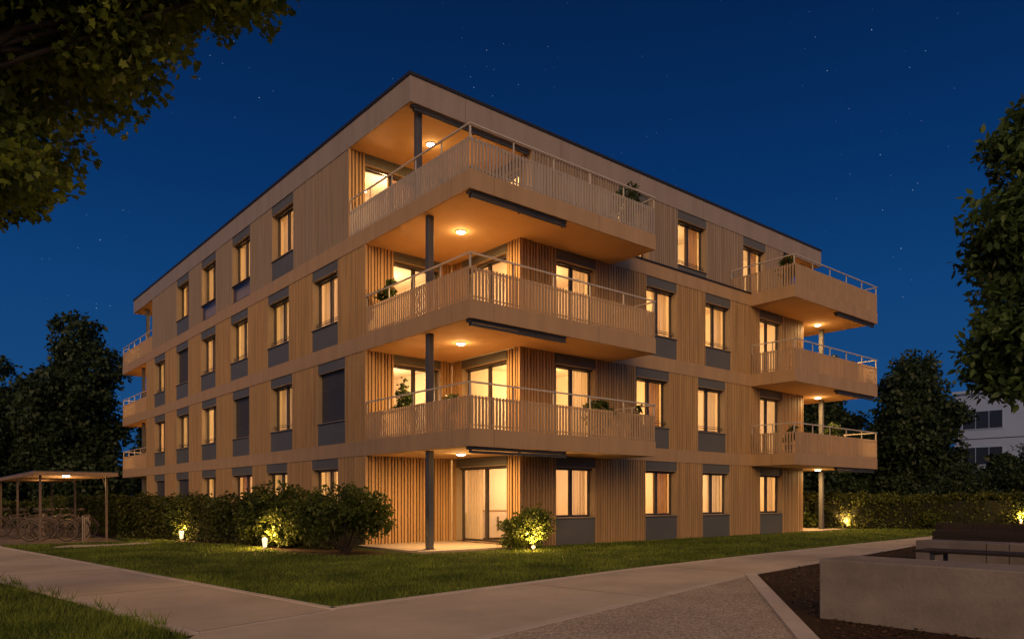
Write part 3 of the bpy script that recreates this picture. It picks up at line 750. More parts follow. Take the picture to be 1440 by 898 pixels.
def crown_points(ells, ncl, per, crad, shell=0.55):
    vols = np.array([e_[1][0] * e_[1][1] * e_[1][2] for e_ in ells]) ** 0.67
    idx = rng.choice(len(ells), size=ncl, p=vols / vols.sum())
    C = np.array([e_[0] for e_ in ells])[idx]; Rr = np.array([e_[1] for e_ in ells])[idx]
    d = rng.normal(size=(ncl, 3)); d /= np.linalg.norm(d, axis=1, keepdims=True)
    r = rng.uniform(shell ** 3, 1, size=(ncl, 1)) ** (1 / 3)
    cl = C + d * r * Rr
    o_ = rng.normal(size=(ncl * per, 3)); o_ *= np.minimum(1, 1.7 / (np.linalg.norm(o_, axis=1, keepdims=True) + 1e-6))
    P = np.repeat(cl, per, axis=0) + o_ * crad * np.array([1, 1, 0.7])
    t = np.repeat(rng.uniform(0, 0.5, size=ncl), per) + rng.uniform(0, 0.5, size=ncl * per)
    return P, t, cl

def tree(name, label, cat, base, ells, ncl, per, crad, lsize, lm, trunk_r, shape='diamond', group=None, fork=0.45, shell=0.5, seed=1, updir=0.3, twigs=0, lean=None, limb=0.55):
    r2 = random.Random(seed)
    root = empty(name, base, 0, label, cat, group)
    ells_l = [((e_[0][0] - base[0], e_[0][1] - base[1], e_[0][2] - base[2]), e_[1]) for e_ in ells]
    P, t, cl = crown_points(ells_l, ncl, per, crad, shell)
    V = leaf_quads(P, lsize, updir, None, shape)
    crown = np_mesh('crown', V, V.shape[1], M[lm], root, t)
    b = MB()
    zt = min(e_[0][2] for e_ in ells_l)
    zf = max(zt * 0.75, 0.8)
    lx, ly = lean or (0, 0)
    fk = Vector((lx, ly, zf))
    b.tube([(0, 0, -0.1), (lx * 0.2 + 0.05, ly * 0.2, zf * 0.35), (lx * 0.6 - 0.04, ly * 0.6 + 0.03, zf * 0.7), fk], [trunk_r * 1.25, trunk_r, trunk_r * 0.85, trunk_r * 0.75], 10)
    for e_ in ells_l:
        c = Vector(e_[0]); mid = fk.lerp(c, 0.5) + Vector((r2.uniform(-0.2, 0.2), r2.uniform(-0.2, 0.2), 0.25)) * (c - fk).length * 0.25
        b.tube([fk - Vector((0, 0, 0.1)), mid, c], [trunk_r * limb, trunk_r * limb * 0.6, trunk_r * limb * 0.25], 7)
        for _ in range(4):
            d = Vector((r2.uniform(-1, 1), r2.uniform(-1, 1), r2.uniform(-0.6, 1)))
            q = c + Vector((d.x * e_[1][0], d.y * e_[1][1], d.z * e_[1][2])) * 0.8
            b.tube([mid.lerp(c, 0.5), mid.lerp(q, 0.6) + Vector((0, 0, 0.1)), q], [trunk_r * 0.22, trunk_r * 0.14, trunk_r * 0.05], 5)
    if twigs:
        cs = [Vector(e_[0]) for e_ in ells_l]
        for k in range(min(twigs, len(cl))):
            q = Vector(cl[k]); c = min(cs, key=lambda v: (v - q).length)
            b.tube([c, c.lerp(q, 0.5) + Vector((0, 0, 0.06)), q], [0.02, 0.012, 0.004], 4)
    b.build('trunk', M['bark'], root, smooth=True)
    return root

# big foreground tree whose crown hangs in from the upper left
E_ = lambda lat, d, z, rx, rz: (at(lat, d, z), (rx, rx, rz))
tree('foreground_tree', 'large broad-leaved tree overhanging the upper left, its trunk out of view', 'tree', at(-8.8, 6.6),
     [E_(-6.3, 8.0, 5.45, 1.35, 1.0), E_(-4.6, 7.6, 6.5, 1.15, 0.75), E_(-3.2, 7.4, 6.85, 0.85, 0.55), E_(-3.9, 7.4, 6.2, 0.45, 0.35), E_(-2.55, 7.3, 6.45, 0.3, 0.28), E_(-2.5, 7.3, 6.95, 0.42, 0.36), E_(-5.6, 8.3, 6.9, 1.7, 1.2), E_(-4.9, 7.0, 6.75, 1.2, 0.65), E_(-5.6, 7.5, 4.75, 0.75, 0.42),
      E_(-7.5, 7.0, 6.0, 1.9, 1.9), E_(-6.0, 6.0, 7.2, 1.8, 1.2), E_(-9, 6.6, 8, 2.5, 2), E_(-7.0, 8.4, 5.4, 1.2, 0.8), E_(-4.0, 7.8, 7.5, 1.5, 0.8)],
     2900, 46, 0.17, 0.088, 'leaf_fg', 0.24, 'lobed', seed=3, shell=0.3, twigs=420, limb=0.22)
tree('foreground_tree', 'broad-leaved tree reaching in at the right edge above the concrete walls', 'tree', at(8.9, 9.2),
     [E_(6.9, 9.6, 4.6, 0.85, 0.75), E_(6.75, 9.4, 3.6, 0.75, 0.6), E_(7.1, 9.2, 5.3, 0.55, 0.7), E_(6.6, 9.7, 3.05, 0.5, 0.35), E_(7.9, 9.4, 4.6, 1.1, 1.6), E_(8.8, 9.2, 5.2, 1.3, 1.5), E_(7.3, 9.4, 2.95, 0.5, 0.35), E_(8.2, 9.8, 3.4, 1.0, 0.9), E_(6.45, 9.3, 5.85, 0.33, 0.42), E_(6.3, 9.5, 5.0, 0.36, 0.34), E_(6.4, 9.7, 3.25, 0.38, 0.3), E_(6.9, 9.3, 5.9, 0.5, 0.6)],
     1400, 44, 0.14, 0.11, 'leaf_fg2', 0.15, 'oval', seed=5, shell=0.3, twigs=200)

# background trees
def bgtree(px_lat, d, top, wid, label, name='background_tree', n=5, seed=1, ncl=520, per=45, cat='tree', low=0.12, lsize=0.34):
    r2 = random.Random(seed)
    ells = []
    for k in range(n):
        fz = low + (0.97 - low) * (k + 0.5) / n
        rad = wid * (0.55 + 0.5 * math.sin(math.pi * min(1, (0.18 + 0.72 * fz)))) * (1.0 if fz < 0.7 else (1.25 - fz) / 0.55) * 0.62
        for _ in range(2 if fz < 0.75 else 1):
            off = wid * 0.4 * (1 - fz * 0.8)
            ells.append((at(px_lat + r2.uniform(-1, 1) * off, d + r2.uniform(-1, 1) * off, top * fz - top * 0.02), (rad, rad, top / n * 0.72)))
    return tree(name, label, cat, at(px_lat, d), ells, ncl, per, wid * 0.09, lsize, 'leaf_bg', 0.3, 'diamond', group='background trees', seed=seed, shell=0.4)
bgtree(-31.0, 52, 14.4, 4.6, 'tall dark tree with a pointed crown behind the bicycle shelter', n=6, seed=11, ncl=900)
bgtree(-41.5, 60, 12.6, 4.2, 'dark tree at the left edge, left of the tall pointed tree', seed=12)
bgtree(-36.5, 50, 8.6, 4.0, 'low dark tree behind the left end of the bicycle shelter', seed=13, n=4)
bgtree(-30.5, 66, 13.0, 4.2, 'tree close behind the far left corner of the apartment block', seed=14)
bgtree(-25.5, 62, 9.5, 4.2, 'low tree seen under the far left balconies', seed=15, n=4)
bgtree(29.6, 55, 12.3, 4.6, 'large round dark tree right of the right-hand balconies', n=6, seed=21, ncl=1000)
bgtree(22.5, 56, 9.4, 3.8, 'dark tree seen behind the right-hand balcony columns', seed=22)
bgtree(25.8, 60, 10.8, 3.6, 'dark tree between the balcony columns and the large round tree', seed=23)
bgtree(33.2, 50, 4.3, 2.2, 'smaller tree just right of the large round tree', seed=24, n=4, ncl=420)
bgtree(25.3, 36, 3.9, 2.4, 'bushy small tree behind the hedge at the right edge', seed=25, n=4, ncl=420, lsize=0.16)
bgtree(22.6, 37, 3.1, 2.0, 'low bush rising over the right hedge near the dark timber boxes', seed=26, n=3, ncl=300, lsize=0.14)
# far woods closing the horizon
pts = []
for k in range(150):
    a = rng.uniform(-0.75, 0.75); d = rng.uniform(95, 130)
    c = np.array(at(math.tan(a) * d, d, rng.uniform(1.0, 5.0)))
    pts.append(c + rng.normal(size=(170, 3)) * np.array([3.0, 3.0, 1.6]))
P = np.concatenate(pts); P = P[P[:, 2] > 0]
V = leaf_quads(P, 0.8, 0.3)
tag(np_mesh('far_woods', V, 4, M['leaf_bg'], None, rng.uniform(0, 1, len(P))), 'dark far-off woods along the horizon', 'woods', kind='stuff')

# hedges
def hedge(name, label, line, wd, h, n, lsize, bumps=()):
    """line: plan polyline of the front foot; wd to the left of its direction"""
    root_b = MB()
    segs = []
    for (a, c) in zip(line[:-1], line[1:]):
        d = Vector((c[0] - a[0], c[1] - a[1])); L = d.length; d.normalize(); nn = Vector((-d.y, d.x))
        segs.append((Vector(a[:2]), d, nn, L))
        q0 = Vector(a[:2]) + nn * 0.3; q1 = Vector(c[:2]) + nn * 0.3; q2 = Vector(c[:2]) + nn * (wd - 0.16); q3 = Vector(a[:2]) + nn * (wd - 0.16)
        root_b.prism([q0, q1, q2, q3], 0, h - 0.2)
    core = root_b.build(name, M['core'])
    tag(core, label, 'hedge')
    Ls = np.array([s_[3] for s_ in segs]); k = rng.choice(len(segs), size=n, p=Ls / Ls.sum())
    A = np.array([[*s_[0]] for s_ in segs])[k]; D = np.array([[*s_[1]] for s_ in segs])[k]; NN = np.array([[*s_[2]] for s_ in segs])[k]
    t = rng.uniform(-0.02, 1.02, n) * Ls[k]
    u = rng.uniform(0, 1, n); face = rng.uniform(0, 1, n)
    dep = np.where(face < 0.62, np.abs(rng.normal(0.08, 0.16, n)), np.where(face < 0.9, rng.uniform(0, wd, n), wd - rng.normal(0.1, 0.1, n)))
    zz = np.where(face < 0.62, u ** 0.9 * h, np.where(face < 0.9, h - np.abs(rng.normal(0, 0.1, n)), u * h))
    xy = A + D * t[:, None] + NN * dep[:, None]
    wav = 0.10 * np.sin(xy[:, 0] * 1.7 + xy[:, 1] * 2.3) + 0.07 * np.sin(xy[:, 0] * 4.1 - xy[:, 1] * 3.3) + rng.normal(0, 0.05, n)
    P = np.column_stack([xy[:, 0] - NN[:, 0] * wav * 0.8, xy[:, 1] - NN[:, 1] * wav * 0.8, np.maximum(0.03, zz + wav * (zz / h))])
    V = leaf_quads(P, lsize, 0.4)
    np_mesh('foliage', V, 4, M['leaf_hedge'], core, rng.uniform(0, 1, n))
    return core
hedge('hedge', 'long clipped hedge running along the left facade beside the lawn', [(-1.5, 17.9), (-2.05, 19.9), (-3.05, 25.2), (-4.1, 29), (-4.2, 46)][::-1], 1.15, 1.36, 30000, 0.105)
hedge('hedge', 'clipped hedge behind the bicycle shelter at the left edge', [(-4.2, 46.5), (-22, 46.5)][::-1], 1.0, 1.25, 7000, 0.15)
hedge('hedge', 'lit hedge behind the lawn at the right with garden spotlights along it', [(21.6, 19.3), (22.5, 17.5), (29.2, 9.6), (31, 7.4)][::-1], 1.2, 1.48, 36000, 0.125)

def shrub(name, label, base, ells, ncl, per, crad, lsize, group=None, lm='leaf_shrub', stems=9, cat='shrub', seed=1):
    r2 = random.Random(seed)
    root = empty(name, base, 0, label, cat, group)
    P, t, cl = crown_points(ells, ncl, per, crad, 0.35)
    P = P[P[:, 2] > 0.03]; t = t[:len(P)]
    V = leaf_quads(P, lsize, 0.35)
    np_mesh('foliage', V, 4, M[lm], root, t)
    b = MB()
    for k in range(stems):
        q = Vector(cl[k % len(cl)])
        b.tube([(r2.uniform(-0.08, 0.08), r2.uniform(-0.08, 0.08), -0.03), Vector((q.x * 0.4, q.y * 0.4, q.z * 0.55)), q], [0.018, 0.013, 0.005], 5)
    b.build('stems', M['bark'], root)
    return root
shrub('shrub', 'large leafy shrub at the corner of the building beside the paved terrace', (-1.75, 16.6, 0), [((0, 0, 1.15), (0.95, 0.95, 0.5)), ((0.45, -0.35, 0.8), (0.65, 0.55, 0.5)), ((-0.5, 0.3, 0.9), (0.7, 0.7, 0.6)), ((0.7, 0.0, 0.95), (0.55, 0.55, 0.55))], 175, 34, 0.12, 0.105, stems=26, seed=4)
shrub('shrub', 'tall loose shrub standing up out of the left hedge behind the bollard lamp', (-1.75, 20.6, 0), [((0, 0, 1.25), (0.75, 0.95, 0.55)), ((-0.3, 0.3, 0.7), (0.7, 0.8, 0.6))], 150, 30, 0.12, 0.1, seed=5)
shrub('shrub', 'leafy shrub lit from below by the bollard lamp nearest the terrace', (-2.1, 19.65, 0), [((0, 0, 0.75), (0.55, 0.6, 0.6)), ((0.1, -0.4, 0.6), (0.45, 0.5, 0.5))], 120, 32, 0.11, 0.10, seed=6)
shrub('shrub', 'pale shrub in the left hedge lit by the farther bollard lamp', (-2.95, 25.6, 0), [((0, 0, 0.75), (0.4, 0.5, 0.6))], 90, 30, 0.11, 0.11, seed=7)
shrub('shrub', 'rounded shrub lit from below in front of the glazed terrace door', (2.62, 14.68, 0), [((0, 0, 0.55), (0.66, 0.66, 0.48)), ((0.15, 0, 0.8), (0.42, 0.42, 0.3)), ((-0.3, 0.2, 0.45), (0.5, 0.5, 0.4))], 190, 30, 0.1, 0.085, stems=16, seed=8)
shrub('shrub', 'spiky pale plant beside the right-hand balcony column', (21.3, 16.9, 0), [((0, 0, 0.35), (0.45, 0.45, 0.3))], 45, 22, 0.12, 0.16, seed=9)
shrub('shrub', 'bright shrub in the right hedge lit by the middle garden spotlight', (22.95, 16.3, 0), [((0, 0, 0.6), (0.45, 0.45, 0.5))], 70, 26, 0.12, 0.12, seed=10)
shrub('shrub', 'bright shrub at the right edge lit by the spotlight behind the timber boxes', at(22.3, 32.4), [((0, 0, 0.75), (0.9, 0.9, 0.7))], 160, 28, 0.14, 0.12, seed=11)
shrub('shrub', 'low bush in front of the hedge behind the two dark timber boxes', at(18.6, 33.0), [((0, 0, 0.45), (0.9, 0.7, 0.4))], 100, 26, 0.12, 0.11, seed=12)

# grass blades on the lawns
def in_poly(x, y, poly):
    ins = np.zeros(len(x), bool); j = len(poly) - 1
    for i in range(len(poly)):
        xi, yi = poly[i]; xj, yj = poly[j]
        c = ((yi > y) != (yj > y)) & (x < (xj - xi) * (y - yi) / (yj - yi + 1e-12) + xi)
        ins ^= c; j = i
    return ins
def grass(name, label, poly, n, h, wdt, dmin, dmax, exclude=()):
    # even cover on screen: nearer ground gets more blades
    d = dmin * (dmax / dmin) ** rng.uniform(0, 1, n)
    lat = rng.uniform(-0.74, 0.74, n) * d
    X = CX + d * SN + lat * CS; Y = d * CS - lat * SN
    k = in_poly(X, Y, poly)
    for (x0, x1, y0, y1) in exclude: k &= ~((X > x0) & (X < x1) & (Y > y0) & (Y < y1))
    X, Y, d = X[k], Y[k], d[k]; n = len(X)
    sc_ = np.clip(d / 14, 0.75, 2.4)
    a = rng.uniform(0, 2 * math.pi, n); hh = h * rng.uniform(0.45, 1.25, n) * (0.75 + 0.5 * np.sin(X * 0.9 + 1.3 * np.sin(Y * 0.7)) ** 2)
    ww = wdt * sc_ * rng.uniform(0.7, 1.3, n)
    lx, ly = rng.normal(0, 0.4, n) * hh, rng.normal(0, 0.4, n) * hh
    V = np.zeros((n, 3, 3))
    V[:, 0] = np.column_stack([X - np.cos(a) * ww, Y - np.sin(a) * ww, np.zeros(n)])
    V[:, 1] = np.column_stack([X + np.cos(a) * ww, Y + np.sin(a) * ww, np.zeros(n)])
    V[:, 2] = np.column_stack([X + lx, Y + ly, hh])
    return tag(np_mesh(name, V, 3, M['grass'], None, rng.uniform(0, 1, n)), label, 'grass', kind='stuff')
LAWN_G = [(-6.2, 8.27), (0.63, 9.3), (8, 9.93), (16.22, 10.41), (32, 11.28), (31, 20), (18.3, 15.4), (3, 15.4), (3, 14.9), (-0.5, 14.9), (-0.9, 15.6), (-2.2, 15.8), (-2.7, 17.6), (-2.5, 20.2), (-3.5, 25.2), (-4.5, 29), (-4.7, 40), (-7.9, 40), (-7.95, 24.5)]
grass('lawn_grass', 'mown green lawn between the paths and the building', LAWN_G, 330000, 0.06, 0.0065, 9, 38, [(-8.06, -4.4, 25.6, 40), (-6.9, -4.4, 23.5, 24.4), (-0.4, 3.0, 15.3, 19)])
grass('side_lawn_grass', 'dark green grass in the lower left corner beside the path', [(-8.1, 7.4), (-8.43, 10.71), (-9.03, 14.8), (-9.74, 24), (-19, 24), (-19, 5.6), (-8.2, 7.2)], 260000, 0.075, 0.006, 5.5, 24)
# a few tall weeds on the path edge
V = []
for k in range(26):
    e0 = rng.uniform(0, 1); bx = -8.05 - e0 * 0.9; by = 7.6 + e0 * 7.2
    for q in range(5):
        a = rng.uniform(0, 6.28); h_ = rng.uniform(0.06, 0.2); o = rng.uniform(-0.04, 0.04, 2)
        V.append([(bx + o[0] - 0.006, by + o[1], 0.02), (bx + o[0] + 0.006, by + o[1], 0.02), (bx + o[0] + math.cos(a) * h_ * 0.5, by + o[1] + math.sin(a) * h_ * 0.5, h_)])
tag(np_mesh('weeds', np.array(V), 3, M['grass'], None, rng.uniform(0, 1, len(V))), 'tufts of weeds along the edge of the left path', 'weeds', kind='stuff')
# bark chips on the soil bed
n = 9000
d = 6.5 * (22 / 6.5) ** rng.uniform(0, 1, n); lat = rng.uniform(0.15, 0.75, n) * d
X = CX + d * SN + lat * CS; Y = d * CS - lat * SN
k = in_poly(X, Y, [(1.62, 7.3), (-3.25, 3.52), (-7.0, 0.6), (20, -10), (20, 9.4), (12.89, 8.9)])
P = np.column_stack([X[k], Y[k], np.full(k.sum(), 0.006)])
V = leaf_quads(P, 0.05, 1.5, wd=0.3); V[:, :, 2] = np.maximum(V[:, :, 2], 0.0)
M['chips'] = leaf_mat('bark_chips', (0.018, 0.011, 0.007), (0.12, 0.07, 0.04), 0.0, 3.0, 0.2)
tag(np_mesh('bark_chips', V, 4, M['chips'], None, rng.uniform(0, 1, len(P))), 'brown bark chips over the planting bed', 'bark chips', kind='stuff')

# ------------------------------------------------------------------ garden lamps
def bollard(x, y, label, e, h=0.36):
    root = empty('bollard_lamp', (x, y, 0), 0, label, 'bollard lamp', 'garden lamps along the hedges')
    b = MB(); b.lathe((0, 0, 0), [(0.055, 0), (0.055, 0.07), (0.05, 0.075)], 14); b.build('base', M['dark_metal'], root)
    b = MB(); b.lathe((0, 0, 0.076), [(0.048, 0), (0.062, h * 0.45), (0.075, h - 0.10), (0.06, h - 0.076)], 16); b.build('diffuser', M['bollard'], root, smooth=True)
    b = MB(); b.lathe((0, 0, h + 0.001), [(0.07, 0), (0.07, 0.012), (0.03, 0.02)], 14); b.build('cap', M['white_plastic'], root)
    lamp('POINT', (0.16, 0.2, h + 0.1), e, (1, 0.53, 0.16), 0.05, root, name='lamp_light')
    lamp('POINT', (-0.13, -0.13, 0.2), e * 0.35, (1, 0.53, 0.16), 0.04, root, name='lamp_light')
M['bollard'] = glow_mat('bollard_diffuser', (1, 0.74, 0.42), 1.7)
bollard(-2.75, 19.15, 'short glowing bollard lamp on the lawn by the shrubs near the terrace', 100, 0.3)
bollard(-3.15, 25.1, 'short glowing bollard lamp on the lawn at the far part of the left hedge', 90, 0.3)
def garden_spot(x, y, label, e, tx, ty, h=0.22):
    root = empty('garden_spotlight', (x, y, 0), 0, label, 'spotlight', 'garden lamps along the hedges')
    b = MB(); b.tube([(0, 0, -0.05), (0, 0, h * 0.6)], 0.012, 8); b.build('spike', M['dark_metal'], root)
    b = MB(); b.lathe((0, 0, h * 0.6), [(0.035, 0), (0.055, 0.05), (0.06, h * 0.4)], 14); b.build('housing', M['white_plastic'], root)
    b = MB(); b.lathe((0, 0, h + 0.001), [(0.052, 0), (0.045, 0.03), (0.02, 0.045)], 14); b.build('lens', M['bollard'], root, smooth=True)
    d = Vector((tx, ty, 1.0)); 
    lamp('SPOT', (0, 0, h + 0.08), e, (1, 0.53, 0.16), 0.04, root, d.to_track_quat('-Z', 'Y').to_euler(), 130, name='lamp_light')
    lamp('POINT', (-0.1, -0.1, h + 0.1), e * 0.12, (1, 0.53, 0.16), 0.04, root, name='lamp_light')
garden_spot(2.2, 14.05, 'small spotlight on the lawn under the rounded shrub by the terrace door', 320, 0.35, 0.5, 0.12)
garden_spot(22.5, 15.75, 'small white spotlight in front of the middle of the right hedge', 280, 0.4, 0.5)
p = at(21.75, 31.6); garden_spot(p[0], p[1], 'small white spotlight behind the timber boxes at the right edge', 320, 0.5, 0.4, 0.45)
p = at(14.6, 34.0)

# ------------------------------------------------------------------ concrete blocks, bench and timber boxes
def block(label, x0, x1, y0, y1, h, joints=()):
    b = MB()
    ys = [y0] + list(joints) + [y1]
    root = None
    for a, c in zip(ys[:-1], ys[1:]):
        b.box(x0, x1, a + (0.006 if a != y0 else 0), c - (0.006 if c != y1 else 0), -0.03, h)
    o = b.build('concrete_wall', M['concrete'], bevel=0.015)
    return tag(o, label, 'concrete wall')
block('big low concrete block wall in the right foreground', -2.26, -1.46, -2.4, 4.17, 0.665)
block('low concrete wall of several blocks behind the dark bench', 6.66, 7.35, -4.5, 6.64, 0.45, (5.3, 4.9, 2.6, 0.3)[::-1])
root = empty('bench', (3.85, 3.4, 0), 0, 'flat dark bench without a back between the two concrete walls', 'bench')
b = MB()
for k in range(5): b.box(-0.38 + k * 0.155, -0.38 + k * 0.155 + 0.14, -2.2, 2.05, 0.41, 0.45)
b.build('seat', M['timber'], root, bevel=0.006)
for y in (-1.9, -0.15, 1.75):
    b = MB(); b.box(-0.33, -0.27, y - 0.03, y + 0.03, 0, 0.409); b.box(0.27, 0.33, y - 0.03, y + 0.03, 0, 0.409); b.box(-0.268, 0.268, y - 0.02, y + 0.02, 0.36, 0.408); b.build('leg', M['dark_metal'], root)
def timber_box(x, y0, y1, label, h=0.45, w_=0.9):
    root = empty('timber_box', (x, (y0 + y1) / 2, 0), 0, label, 'planter box', 'timber boxes by the hedge')
    hl = (y1 - y0) / 2; b = MB()
    for k in range(3):
        z0 = k * h / 3
        b.box(0, 0.05, -hl, hl, z0 + 0.004, z0 + h / 3 - 0.004); b.box(w_ - 0.05, w_, -hl, hl, z0 + 0.004, z0 + h / 3 - 0.004)
        b.box(0.052, w_ - 0.052, -hl, -hl + 0.05, z0 + 0.004, z0 + h / 3 - 0.004); b.box(0.052, w_ - 0.052, hl - 0.05, hl, z0 + 0.004, z0 + h / 3 - 0.004)
    b.build('side_boards', M['timber'], root)
    b = MB(); b.box(0.053, w_ - 0.053, -hl + 0.053, hl - 0.053, 0.01, h - 0.03); b.build('filling', M['soil'], root)
    for y in (-hl * 0.33, hl * 0.33):
        b = MB(); b.box(-0.03, -0.001, y - 0.04, y + 0.04, 0, h - 0.01); b.build('batten', M['timber'], root)
timber_box(12.0, 0.5, 8.3, 'long dark timber box in front, just behind the low concrete wall')
timber_box(19.3, 7.0, 10.9, 'shorter dark timber box behind the long one, by the hedge')

# ------------------------------------------------------------------ bicycle shelter, racks and bicycles
sh = empty('bicycle_shelter', (-5.95, 31.7, 0), 0, 'open bicycle shelter with a flat timber roof on thin posts', 'bicycle shelter')
b = MB()
for k in range(14):
    b.box(-1.08 + k * 0.155, -1.08 + k * 0.155 + 0.145, -5.75, 5.85, 2.13, 2.16)
rf = b.build('roof', M['shed_timber'], sh)
b = MB(); b.box(-1.12, 1.12, -5.8, 5.9, 2.162, 2.19); b.build('roof_sheet', M['dark_metal'], rf)
b = MB()
b.box(-1.13, -1.09, -5.8, 5.9, 2.05, 2.161); b.box(1.09, 1.13, -5.8, 5.9, 2.05, 2.161); b.box(-1.088, 1.088, -5.8, -5.76, 2.05, 2.161)
for y in (-3.4, -1.0, 1.4, 3.8): b.box(-1.088, 1.088, y, y + 0.06, 2.03, 2.128)
b.build('beam', M['shed_timber'], rf)
for x in (-0.9, 0.9):
    for y in (-5.3, 0.0, 5.3):
        b = MB(); b.box(x - 0.03, x + 0.03, y - 0.03, y + 0.03, 0, 2.128); b.build('post', M['brown_steel'], sh)
b = MB(); b.tube([(-0.9, -0.04, 1.72), (-0.9, -0.6, 2.07)], 0.02, 6); b.tube([(0.9, -5.26, 1.7), (0.9, -4.7, 2.07)], 0.02, 6); b.build('brace', M['steel'], sh)
b = MB(); b.lathe((0.0, -3.9, 2.06), [(0.03, -0.01), (0.1, 0.0), (0.11, 0.05)], 16); b.build('lamp_diffuser', M['lamp'], sh)
lamp('POINT', (0.0, -3.9, 1.85), 42, size=0.06, parent=sh, name='lamp_light')
lamp('POINT', (0.0, 1.2, 1.9), 9, size=0.06, parent=sh, name='lamp_light')

def rack(x, y, rz, label):
    root = empty('bicycle_rack', (x, y, 0), rz, label, 'bicycle rack', 'bicycle racks under the shelter')
    for k in range(5):
        xx = -1.2 + k * 0.6
        b = MB(); b.tube([(xx, 0, 0), (xx, 0, 0.78)], 0.022, 8); b.build('upright', M['steel'], root)
    b = MB(); b.tube([(-1.25, 0, 0.8), (1.25, 0, 0.8)], 0.025, 8); b.build('rail', M['steel'], root)
    return root
rack(-5.4, 27.6, R(75), 'steel rail bicycle rack at the near side of the shelter')
rack(-6.2, 30.3, R(80), 'steel rail bicycle rack at the back of the shelter')

def circ(c, r, ax_x, ax_z, n=28):
    return [Vector(c) + Vector(ax_x) * r * math.cos(2 * math.pi * i / n) + Vector(ax_z) * r * math.sin(2 * math.pi * i / n) for i in range(n)]
def make_bike():
    root = empty('bicycle', (0, 0, 0))
    RW = 0.335
    fw, rw = Vector((0.53, 0, RW)), Vector((-0.52, 0, RW))
    for c in (fw, rw):
        b = MB(); b.tube(circ(c, RW - 0.018, (1, 0, 0), (0, 0, 1)), 0.02, 7, closed=True); wh = b.build('wheel', M['rubber'], root, smooth=True)
        b = MB(); b.tube(circ(c, RW - 0.042, (1, 0, 0), (0, 0, 1)), 0.011, 5, closed=True); b.build('rim', M['chrome'], wh)
        b = MB()
        for i in range(18):
            t = 2 * math.pi * i / 18
            b.tube([c + Vector((0, 0.02 * (-1) ** i, 0)), c + Vector((math.cos(t), 0, math.sin(t))) * (RW - 0.045)], 0.0022, 3, caps=False)
        b.tube([c + Vector((0, -0.045, 0)), c + Vector((0, 0.045, 0))], 0.02, 8)
        b.build('spokes', M['chrome'], wh)
    bb, st, hd_t, hd_b = Vector((-0.08, 0, 0.29)), Vector((-0.24, 0, 0.80)), Vector((0.36, 0, 0.86)), Vector((0.40, 0, 0.70))
    b = MB()
    for a, c in ((bb, st), (bb, hd_b), (st.lerp(bb, 0.12), hd_t.lerp(hd_b, 0.2)), (hd_t, hd_b)): b.tube([a, c], 0.017, 7)
    for s_ in (-1, 1):
        o = Vector((0, 0.045 * s_, 0))
        b.tube([bb, rw + o], 0.010, 6); b.tube([st.lerp(bb, 0.1), rw + o], 0.009, 6)
        b.tube([hd_b, hd_b + Vector((0.03, 0.05 * s_, -0.06)), fw + o], 0.011, 6)
    b.build('frame', M['bike_frame'], root, smooth=True)
    b = MB(); b.tube([st, st + Vector((-0.045, 0, 0.15))], 0.012, 7)
    b.tube([st + Vector((-0.18, 0, 0.165)), st + Vector((-0.06, 0, 0.17)), st + Vector((0.10, 0, 0.16))], [0.07, 0.06, 0.018], 8); b.build('saddle', M['rubber'], root, smooth=True)
    b = MB(); b.tube([hd_t, hd_t + Vector((-0.03, 0, 0.13))], 0.013, 7)
    hb = hd_t + Vector((-0.03, 0, 0.13))
    b.tube([hb + Vector((-0.16, -0.29, 0.02)), hb + Vector((-0.02, -0.24, 0.03)), hb + Vector((0.03, -0.08, 0)), hb + Vector((0.03, 0.08, 0)), hb + Vector((-0.02, 0.24, 0.03)), hb + Vector((-0.16, 0.29, 0.02))], 0.011, 7)
    b.build('handlebar', M['chrome'], root, smooth=True)
    b = MB(); b.tube(circ(bb + Vector((0, -0.04, 0)), 0.09, (1, 0, 0), (0, 0, 1), 18), 0.008, 4, closed=True)
    b.tube([bb + Vector((0, -0.06, 0)), bb + Vector((0.09, -0.07, -0.14)), bb + Vector((0.09, -0.15, -0.14))], 0.011, 5)
    b.tube([bb + Vector((0, 0.06, 0)), bb + Vector((-0.09, 0.07, 0.14)), bb + Vector((-0.09, 0.15, 0.14))], 0.011, 5); b.build('pedals', M['chrome'], root)
    for c in (fw, rw):
        b = MB()
        pts = [c + Vector((math.cos(t), 0, math.sin(t))) * (RW + 0.025) for t in [R(q) for q in range(20, 171, 15)]]
        b.tube(pts, 0.014, 5); b.build('mudguard', M['bike_frame'], root)
    b = MB(); b.tube([st.lerp(bb, 0.2), rw + Vector((-0.12, 0, 0.40)), rw + Vector((-0.2, 0, 0.40))], 0.012, 5)
    b.build('carrier', M['bike_frame'], root)
    return root
def copy_tree(o, parent=None):
    c = o.copy(); COL.objects.link(c)
    if parent: c.parent = parent
    for ch in list(o.children): copy_tree(ch, c)
    return c
bikes = [(-6.55, 27.0, R(-30), 'bicycle parked nearest the front of the shelter, facing the path'), (-6.15, 27.6, R(-20), 'bicycle beside the right front post of the shelter'),
         (-5.6, 29.0, R(150), 'bicycle turned the other way at the right side of the shelter'), (-6.7, 29.3, R(-35), 'bicycle in the middle of the left row under the shelter'), (-6.9, 31.2, R(-25), 'bicycle farthest left at the back of the shelter'), (-5.9, 29.4, R(-28), 'bicycle leaning in the middle between the two racks')]
bk = make_bike()
for i, (x, y, rz, lab) in enumerate(bikes):
    o = bk if i == 0 else copy_tree(bk)
    o.location = (x, y, 0.01); o.rotation_euler = (R(rnd.uniform(-5, 5)), 0, rz)
    tag(o, lab, 'bicycle', 'bicycles under the shelter')

